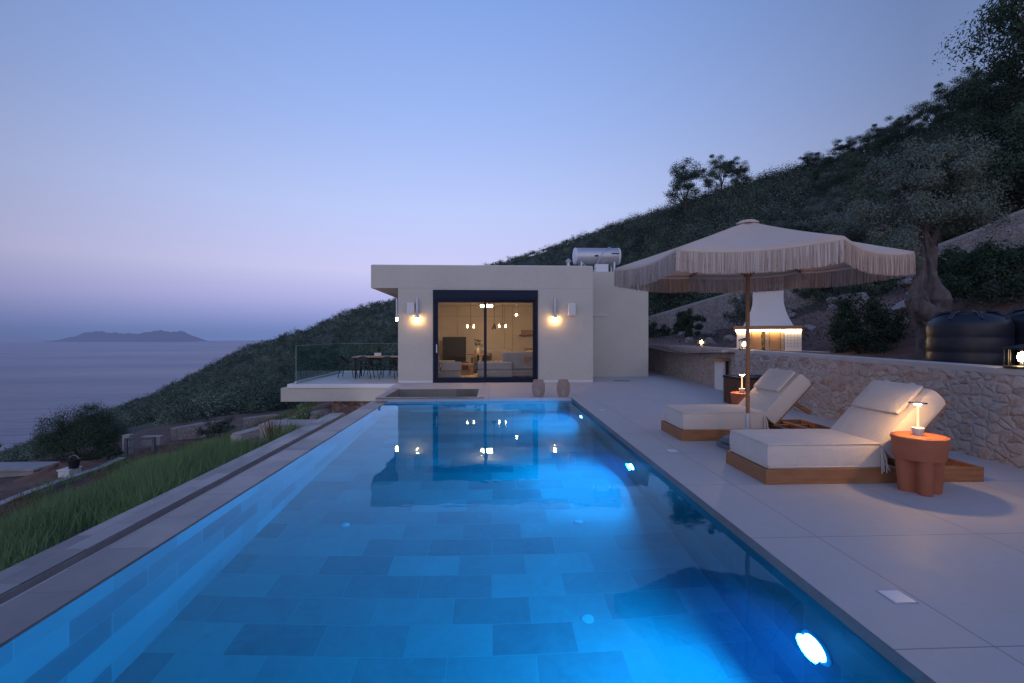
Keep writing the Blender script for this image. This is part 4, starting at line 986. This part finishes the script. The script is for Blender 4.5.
t = thing('white_cistern', 'low white block with sloping pale top at the left edge of the view', 'cistern', (-21.4, 22.4, -5.1)); MB().box(-1.35, 1.2, -.6, .6, 0, .62, .02).build('walls', m_conc, t); MB().box(-1.42, 1.27, -.66, .66, .621, .72, .015).build('top_slab', m_conc, t)
for lab, pts in (('low wall of pale rubble rocks behind the grass, left stretch', [(-18.6, 28.4, -4.9, -3.95), (-17.4, 29.3, -4.9, -3.8), (-16.4, 29.8, -4.9, -3.75)]), ('low wall of pale rubble rocks behind the grass, right stretch', [(-15.6, 30.5, -4.9, -3.75), (-14.2, 31.2, -4.9, -3.65), (-12.8, 31.5, -4.9, -3.75)])):
    wallpath('rubble_wall', pts, .6, lab, 'wall', m_rub2)
def heap(name, label, cat, loc, rx, ry, h, mat, seed):
    b = MB(); n, m = 40, 16; rg = []; pk = random.Random(seed); ph = [pk.uniform(0, 6) for _ in range(6)]
    for i in range(m+1):
        u = i/m; row = []
        for j in range(n):
            a = 2*PI*j/n; q = 1+.14*math.sin(3*a+ph[0])+.1*math.sin(5*a+ph[1])+.06*math.sin(9*a+ph[2]+u*4)
            z = h*(1-u)**1.1*(1+.15*math.sin(4*a+ph[3]+u*5)+.08*math.sin(9*a+u*11+ph[4]))-.25*u**3
            row.append(b.bm.verts.new((rx*u*q*math.cos(a)+.001*math.cos(a), ry*u*q*math.sin(a)+.001*math.sin(a), z)))
        rg.append(row)
    for A_, B2 in zip(rg, rg[1:]):
        for j in range(n): b.bm.faces.new((A_[j], A_[(j+1) % n], B2[(j+1) % n], B2[j]))
    bmesh.ops.remove_doubles(b.bm, verts=b.bm.verts, dist=.004)
    o = b.build(name, mat, None, True); o.location = loc; return tag(o, label, cat)
heap('dirt_mound', 'long red dirt mound between the white kerb wall and the round bush', 'dirt mound', (-19.6, 22.3, -4.75), 1.5, 3.2, .42, m_dirt, 2)
heap('dirt_mound', 'smaller red dirt mound close to the left picture edge', 'dirt mound', (-18.9, 18.0, -4.7), 1.0, 2.2, .28, m_dirt, 4)

# ------------------------------------------------------------------ rocks on the right slope
def rock_mesh(seed):
    pk = random.Random(seed); bm = bmesh.new(); bmesh.ops.create_icosphere(bm, subdivisions=3, radius=1)
    pl = [(Vector((pk.gauss(0, 1), pk.gauss(0, 1), pk.gauss(0, 1))).normalized(), pk.uniform(.55, .9)) for _ in range(11)]
    for v in bm.verts:
        for n_, d in pl:
            k = v.co.dot(n_)
            if k > d: v.co -= n_*(k-d)*.92
        v.co *= 1+.04*math.sin(v.co.x*9+seed)+.03*math.sin(v.co.y*13)*math.sin(v.co.z*11)
    me = bpy.data.meshes.new('rock'); bm.to_mesh(me); bm.free(); me.materials.append(m_rock); return me
rms = [rock_mesh(s) for s in (1, 2, 3, 4)]
rg = random.Random(21); k = 0
while k < 85:
    az = rg.uniform(.36, .82); R = rg.uniform(14.5, 34); x, y = R*math.sin(az), R*math.cos(az)
    if x < 9.2 or (abs(x-17.6) < 1.2 and y < 18): continue
    o = bpy.data.objects.new('rock', rms[k % 4]); C.objects.link(o); s = rg.uniform(.12, .38)*(1.5 if rg.random() < .12 else 1)
    o.location = (x, y, ground(x, y)+s*.2); o.scale = (s*rg.uniform(.8, 1.4), s, s*rg.uniform(.5, .9)); o.rotation_euler = (rg.uniform(-.3, .3), rg.uniform(-.3, .3), rg.uniform(0, 6))
    tag(o, 'pale limestone rock lying on the reddish slope behind the garden wall', 'rock', 'rocks strewn over the slope'); k += 1

# ------------------------------------------------------------------ trees on the hillside
def tree_proto(seed, mat, rad, zc, n, per, cr, L, Wd, shell, bark, tr_=.2, orient=True):
    g = np.random.default_rng(seed); t = thing('hillside_tree', 'x', 'tree', (0, 0, -50), 0, 'trees covering the hillside')
    p, cc = clumps(n, per, rad, cr, (0, 0, zc), shell, .8, g)
    b = MB(); pk = random.Random(seed); lean = (pk.uniform(-.3, .3), pk.uniform(-.3, .3)); top = zc-rad[2]*.35
    b.tube([(0, 0, -.5), (lean[0]*.3, lean[1]*.3, top*.5), (lean[0], lean[1], top)], [tr_, tr_*.7, tr_*.45], 10)
    for q in range(9):
        c = cc[pk.randrange(len(cc))]; s = pk.uniform(.55, 1); b.tube([(lean[0]*s, lean[1]*s, top*s), ((c[0]+lean[0])*.55, (c[1]+lean[1])*.55, (c[2]+top)*.52), tuple(c)], [tr_*.4, tr_*.22, .012], 7)
    b.build('trunk', bark, t); leaves('crown', p, L, Wd, mat, t, .3, (0, 0, zc-.5) if orient else None, cc); return t
protos = [tree_proto(31, m_olive, (1.7, 1.6, 1.25), 2.5, 30, 560, .36, .10, .036, .35, m_bark), tree_proto(32, m_olive, (2.0, 1.9, 1.5), 2.8, 34, 560, .38, .10, .036, .35, m_bark), tree_proto(33, m_oak, (1.8, 1.8, 1.5), 2.4, 32, 560, .38, .095, .04, .35, m_barkd),
          tree_proto(34, m_oak, (2.1, 1.9, 1.7), 2.7, 36, 560, .40, .095, .04, .35, m_barkd), tree_proto(35, m_scrub, (1.7, 1.7, 1.2), 1.8, 30, 560, .36, .095, .038, .35, m_barkd)]
opens = [tree_proto(41, m_oak, (2.0, 2.0, 2.5), 3.4, 44, 440, .34, .095, .04, .25, m_barkd, .11, False), tree_proto(42, m_oak, (1.7, 1.7, 2.6), 3.4, 38, 440, .32, .095, .04, .3, m_barkd, .09, False)]
used = set()
def plant(pr, x, y, z, s, rz, lab):
    if pr.name in used: return dup(pr, (x, y, z), rz, lab, s)
    used.add(pr.name); pr.location = (x, y, z); pr.rotation_euler = (0, 0, rz); pr.scale = (s,)*3 if not isinstance(s, tuple) else s; pr['label'] = lab; return pr
rg = random.Random(77)
def sky_tree(x, y, ztop, pr, lab):
    z = ground(x, y); h = max(3.0, ztop-z); s = h/6.1; sx = s*(1.1 if h > 9 else 1.25); t = plant(opens[pr], x, y, z-.1, (sx, sx, s), rg.uniform(0, 6), lab); t['group'] = 'trees along the skyline'
for x, y, zt, pr, lab in [(35.4, 84.9, 34.6, 1, 'tall lone tree on the skyline, left of the parasol top'), (40.6, 82.8, 34.2, 0, 'lone skyline tree just right of the tall one, left of two'), (43.0, 81.4, 32.6, 1, 'third lone skyline tree, right of the pair above the parasol'),
        (51.5, 74.5, 31.6, 0, 'rounded skyline tree where the treed ridge begins'), (53.5, 69.9, 32.0, 1, 'slim skyline tree right of the rounded ridge start tree'), (54.6, 66.4, 32.0, 0, 'broad skyline tree in the middle of the treed ridge'),
        (56.2, 62.4, 32.6, 1, 'skyline tree with two tufts on the right ridge'), (55.7, 57.4, 32.2, 0, 'open crowned skyline tree left of the highest trees'), (55.9, 54.4, 33.0, 0, 'gappy skyline tree below the big corner tree'),
        (55.8, 51.5, 33.0, 1, 'small crowned skyline tree beside the big corner tree')]:
    sky_tree(x, y, zt, pr, lab)
for x, y, s, k, lab in ((39.6, 31.8, 2.85, 3, 'big dark tree rising in the upper right corner of the picture'), (41.5, 36.5, 1.7, 2, 'smaller dark tree left of the big corner tree, below the skyline'), (40.3, 33.6, 1.9, 3, 'dense dark tree right below the big corner tree'), (42.0, 31.2, 2.1, 2, 'dense dark tree behind the big corner tree at the picture edge')):
    t = plant(protos[k], x, y, ground(x, y)-.2, s, 1.0, lab); t['group'] = 'trees along the skyline'
# forest on the right slope, individual trees
placed = []
n_ = 0; tries = 0
while n_ < 250 and tries < 40000:
    tries += 1
    az = rg.uniform(.24, 1.02); Rmin = 24+10*(az < .5); ec, Rc = lerp_tab(az); R = Rmin+(min(Rc, 105)-1-Rmin)*rg.random()**.8; x, y = R*math.sin(az), R*math.cos(az)
    if x < 15+max(0, (30-y))*.25: continue
    if 16 < x < 19.2 and y < 20: continue
    if R > 52 and az < .62: continue
    if any((x-a)**2+(y-b)**2 < (1.7+R*.010)**2 for a, b in placed): continue
    placed.append((x, y)); s = rg.uniform(.75, 1.25)*(.85 if R > 60 else 1)
    k = rg.choice([0, 0, 1, 2, 3, 3, 4]); t = plant(protos[k], x, y, ground(x, y)-.1, s, rg.uniform(0, 6.28), 'x')
    t['label'] = 'grey green tree among the dense trees covering the right hillside'; t['group'] = 'trees covering the right hillside'; n_ += 1
for pr in protos+opens:
    if pr.name not in used:
        for c in list(pr.children): bpy.data.objects.remove(c)
        bpy.data.objects.remove(pr)
# scrub covering everything farther off: one uncountable mass
def scrub():
    g = np.random.default_rng(5); VV = []; TT = []; cnt = 0
    for _ in range(15000):
        az = g.uniform(-.98, .98); ec, Rc = lerp_tab(az); R0 = 37 if az < -.1 else (30 if az > .25 else 30)
        R = math.sqrt(R0**2+(min(Rc*1.03, 330)**2-R0**2)*g.random()**(1.25)); x, y = R*math.sin(az), R*math.cos(az)
        if az > .3 and R < 60 and x < 15: continue
        if az < -.3 and R < 44 and x > -23: continue
        if az < -.58 and R < 95: continue
        if math.sin(x*.13+2)*math.sin(y*.09+x*.03)+.5*math.sin(x*.31)*math.sin(y*.27) > (.62 if az < .2 else 9): continue
        r = g.uniform(.9, 2.6)*(1+.2*(R > 150)); h = r*g.uniform(.7, 1.25); z = ground(x, y)
        n = int(np.clip(30000/R, 90, 640)); L = .09+R*.0017
        m = max(4, n//11); d = g.normal(size=(m, 3)); d /= np.linalg.norm(d, axis=1)[:, None]; d[:, 2] = np.abs(d[:, 2])*.95
        cc = d*np.array([r, r, h])*g.uniform(.55, 1.05, m)[:, None]+np.array([x, y, z+.15*h])
        p = np.repeat(cc, n//m+1, 0)[:n]; p = p+g.normal(size=p.shape)*r*.17
        oo = p-np.array([x, y, z-.2*h]); oo /= np.linalg.norm(oo, axis=1)[:, None]; VV.append(leaf_arrays(p, L, L*.45, .2, g, oo, 2.2)); TT.append(np.full(len(p)*4, g.random())); cnt += 1
    V = np.vstack(VV)
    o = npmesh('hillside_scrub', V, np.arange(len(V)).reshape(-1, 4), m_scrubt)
    at = o.data.attributes.new('tint', 'FLOAT', 'POINT'); at.data.foreach_set('value', np.concatenate(TT).astype(np.float32))
    tag(o, 'dense dark evergreen scrub covering the distant hillside down to the sea', 'scrub', kind='stuff'); print('scrub', cnt, len(V)//4)
scrub()
# low ground cover on the near right slope
def cover():
    g = np.random.default_rng(8); VV = []
    for _ in range(520):
        az = g.uniform(.3, .95); R = g.uniform(13, 34); x, y = R*math.sin(az), R*math.cos(az)
        if x < 8.8: continue
        z = ground(x, y); r = g.uniform(.15, .5); p = g.normal(size=(46, 3))*np.array([r, r, r*.35])+np.array([x, y, z+.1]); VV.append(leaf_arrays(p, .09, .03, .4, g))
    V = np.vstack(VV); tag(npmesh('ground_cover', V, np.arange(len(V)).reshape(-1, 4), m_scrub), 'low weeds and herbs over the reddish slope behind the garden wall', 'ground cover', kind='stuff')
cover()
# grass below the infinity edge
def grass(name, n, fx, fy, hmin, hmax, w, mat, label, seed, dens):
    g = np.random.default_rng(seed); V = []; k = 0
    while k < n:
        x = g.uniform(*fx); y = g.uniform(*fy)
        c = dens(x, y)
        if g.random() > c: continue
        z = ground(x, y)-.03; h = g.uniform(hmin, hmax)*(.6+.4*c)*(min(1, .45+y*.07) if name == 'tall_grass' else 1); a = g.uniform(0, 6.28); b = g.normal(0, .28, 2)*h; dx, dy = math.cos(a)*w, math.sin(a)*w
        m = (x+b[0]*.35, y+b[1]*.35, z+h*.55); t_ = (x+b[0], y+b[1], z+h)
        V += [(x-dx, y-dy, z), (x+dx, y+dy, z), (m[0]+dx*.8, m[1]+dy*.8, m[2]), (m[0]-dx*.8, m[1]-dy*.8, m[2]), (m[0]-dx*.8, m[1]-dy*.8, m[2]), (m[0]+dx*.8, m[1]+dy*.8, m[2]), (t_[0]+dx*.1, t_[1]+dy*.1, t_[2]), (t_[0]-dx*.1, t_[1]-dy*.1, t_[2])]; k += 1
    V = np.array(V); tag(npmesh(name, V, np.arange(len(V)).reshape(-1, 4), mat), label, 'grass', kind='stuff')
def d1(x, y): return max(0, min(1, (x+9.3)/1.8))*max(.0, min(1, .62+.5*math.sin(x*1.7+y*.6)*math.sin(y*.8+1)+.25*math.sin(x*4+y*3)))*(1 if (y < 10.4 or (x < -6.6-.2*(y-10.4) and y < 14.4)) else 0)
def d2(x, y): return max(0, min(1, .5+.6*math.sin(x*.9+1)*math.sin(y*.7)+.3*math.sin(x*2.3+y*1.9)))*(1 if x > -18 else 0)
grass('tall_grass', 80000, (-9.4, -4.12), (2.0, 14.6), .18, .52, .0042, m_grassb, 'tall feathery green grass on the slope below the infinity edge', 3, d1)
grass('dry_grass', 16000, (-18, -7.5), (5.0, 27), .12, .40, .010, m_dry, 'dry yellow grass between the green grass and the kerb wall', 4, d2)
grass('green_weeds', 9000, (-18, -8), (6.0, 27), .15, .5, .010, m_grassb, 'sparse green weeds among the dry grass', 6, lambda x, y: max(0, d2(y*.7+3, x*1.1)-.3))

# ------------------------------------------------------------------ dusk sky, sun, camera
w = bpy.data.worlds.new('World'); bpy.context.scene.world = w; w.use_nodes = True; nt = w.node_tree; nt.nodes.clear()
class WM(Mat):
    def __init__(self): self.nt = nt; self.out = self.n('ShaderNodeOutputWorld')
M = WM(); tc = M.n('ShaderNodeTexCoord'); sp = M.n('ShaderNodeSeparateXYZ'); M.l(tc.outputs['Generated'], sp.inputs[0])
X_, Y_, Z_ = sp.outputs
front = [(0.0, lin(102, 121, 172)), (.012, lin(107, 125, 176)), (.032, lin(126, 138, 190)), (.07, lin(158, 161, 209)), (.13, lin(184, 184, 222)), (.25, lin(170, 184, 227)), (.40, lin(144, 168, 221)), (.58, lin(118, 148, 208)), (.8, lin(82, 112, 180)), (1, lin(70, 98, 165))]
rf = M.ramp(M.mapr(Z_, -.0, 1.0), front)
back = [(0, lin(168, 162, 178)), (.12, lin(194, 188, 202)), (.35, lin(170, 180, 214)), (.7, lin(104, 130, 190)), (1, lin(72, 100, 165))]
rb = M.ramp(M.mapr(Z_, -.0, 1.0), back)
xy = M.math('SQRT', M.math('ADD', M.math('MULTIPLY', X_, X_), M.math('MULTIPLY', Y_, Y_)))
cy = M.math('DIVIDE', M.math('ADD', M.math('MULTIPLY', Y_, .995), M.math('MULTIPLY', X_, -.10)), M.math('MAXIMUM', xy, .001))
sky = M.mix(M.mapr(cy, -.5, .35), rb, rf)
fall = M.mapr(cy, .66, 1.0, .54, 1.06)
fb_ = M.math('MAXIMUM', fall, M.mapr(cy, .3, -.5, .54, 1.2))
col = M.mix(1.0, sky, M.n('ShaderNodeRGB').outputs[0], 'MULTIPLY'); nt.nodes.remove(col.node)
vm = M.n('ShaderNodeVectorMath', operation='SCALE'); M.l(sky, vm.inputs[0]); M.l(fb_, vm.inputs['Scale'])
b1 = M.n('ShaderNodeBackground'); M.l(vm.outputs[0], b1.inputs[0]); b1.inputs[1].default_value = 1.19
ns = M.n('ShaderNodeTexSky'); ns.sky_type = 'NISHITA'; ns.sun_disc = False; ns.sun_elevation = math.radians(1.0); ns.sun_rotation = math.radians(185)
b2 = M.n('ShaderNodeBackground'); M.l(ns.outputs[0], b2.inputs[0]); b2.inputs[1].default_value = .006
ad = M.n('ShaderNodeAddShader'); M.l(b1.outputs[0], ad.inputs[0]); M.l(b2.outputs[0], ad.inputs[1]); M.l(ad.outputs[0], M.out.inputs[0])
sl = bpy.data.lights.new('sun', 'SUN'); sl.energy = .10; sl.angle = math.radians(35); sl.color = (1, .80, .74)
so = bpy.data.objects.new('sun', sl); C.objects.link(so); so.rotation_euler = (math.radians(78), 0, math.radians(5))
cd = bpy.data.cameras.new('camera'); co = bpy.data.objects.new('camera', cd); C.objects.link(co)
co.location = (0, 0, 1.5); co.rotation_euler = (PI/2, 0, -YAW); cd.sensor_width = 36; cd.lens = 36*475/1024; cd.shift_y = -6/1024; cd.clip_start = .05; cd.clip_end = 30000
sc = bpy.context.scene; sc.camera = co
sc.view_settings.view_transform = 'Standard'; sc.view_settings.look = 'None'; sc.view_settings.exposure = 0; sc.view_settings.gamma = 1
sc.render.engine = 'CYCLES'; cy_ = sc.cycles
cy_.use_denoising = True; cy_.denoiser = 'OPENIMAGEDENOISE'; cy_.max_bounces = 10; cy_.diffuse_bounces = 4; cy_.glossy_bounces = 4; cy_.transmission_bounces = 6; cy_.transparent_max_bounces = 12
cy_.sample_clamp_indirect = 2.5; cy_.blur_glossy = .6; cy_.use_light_tree = True
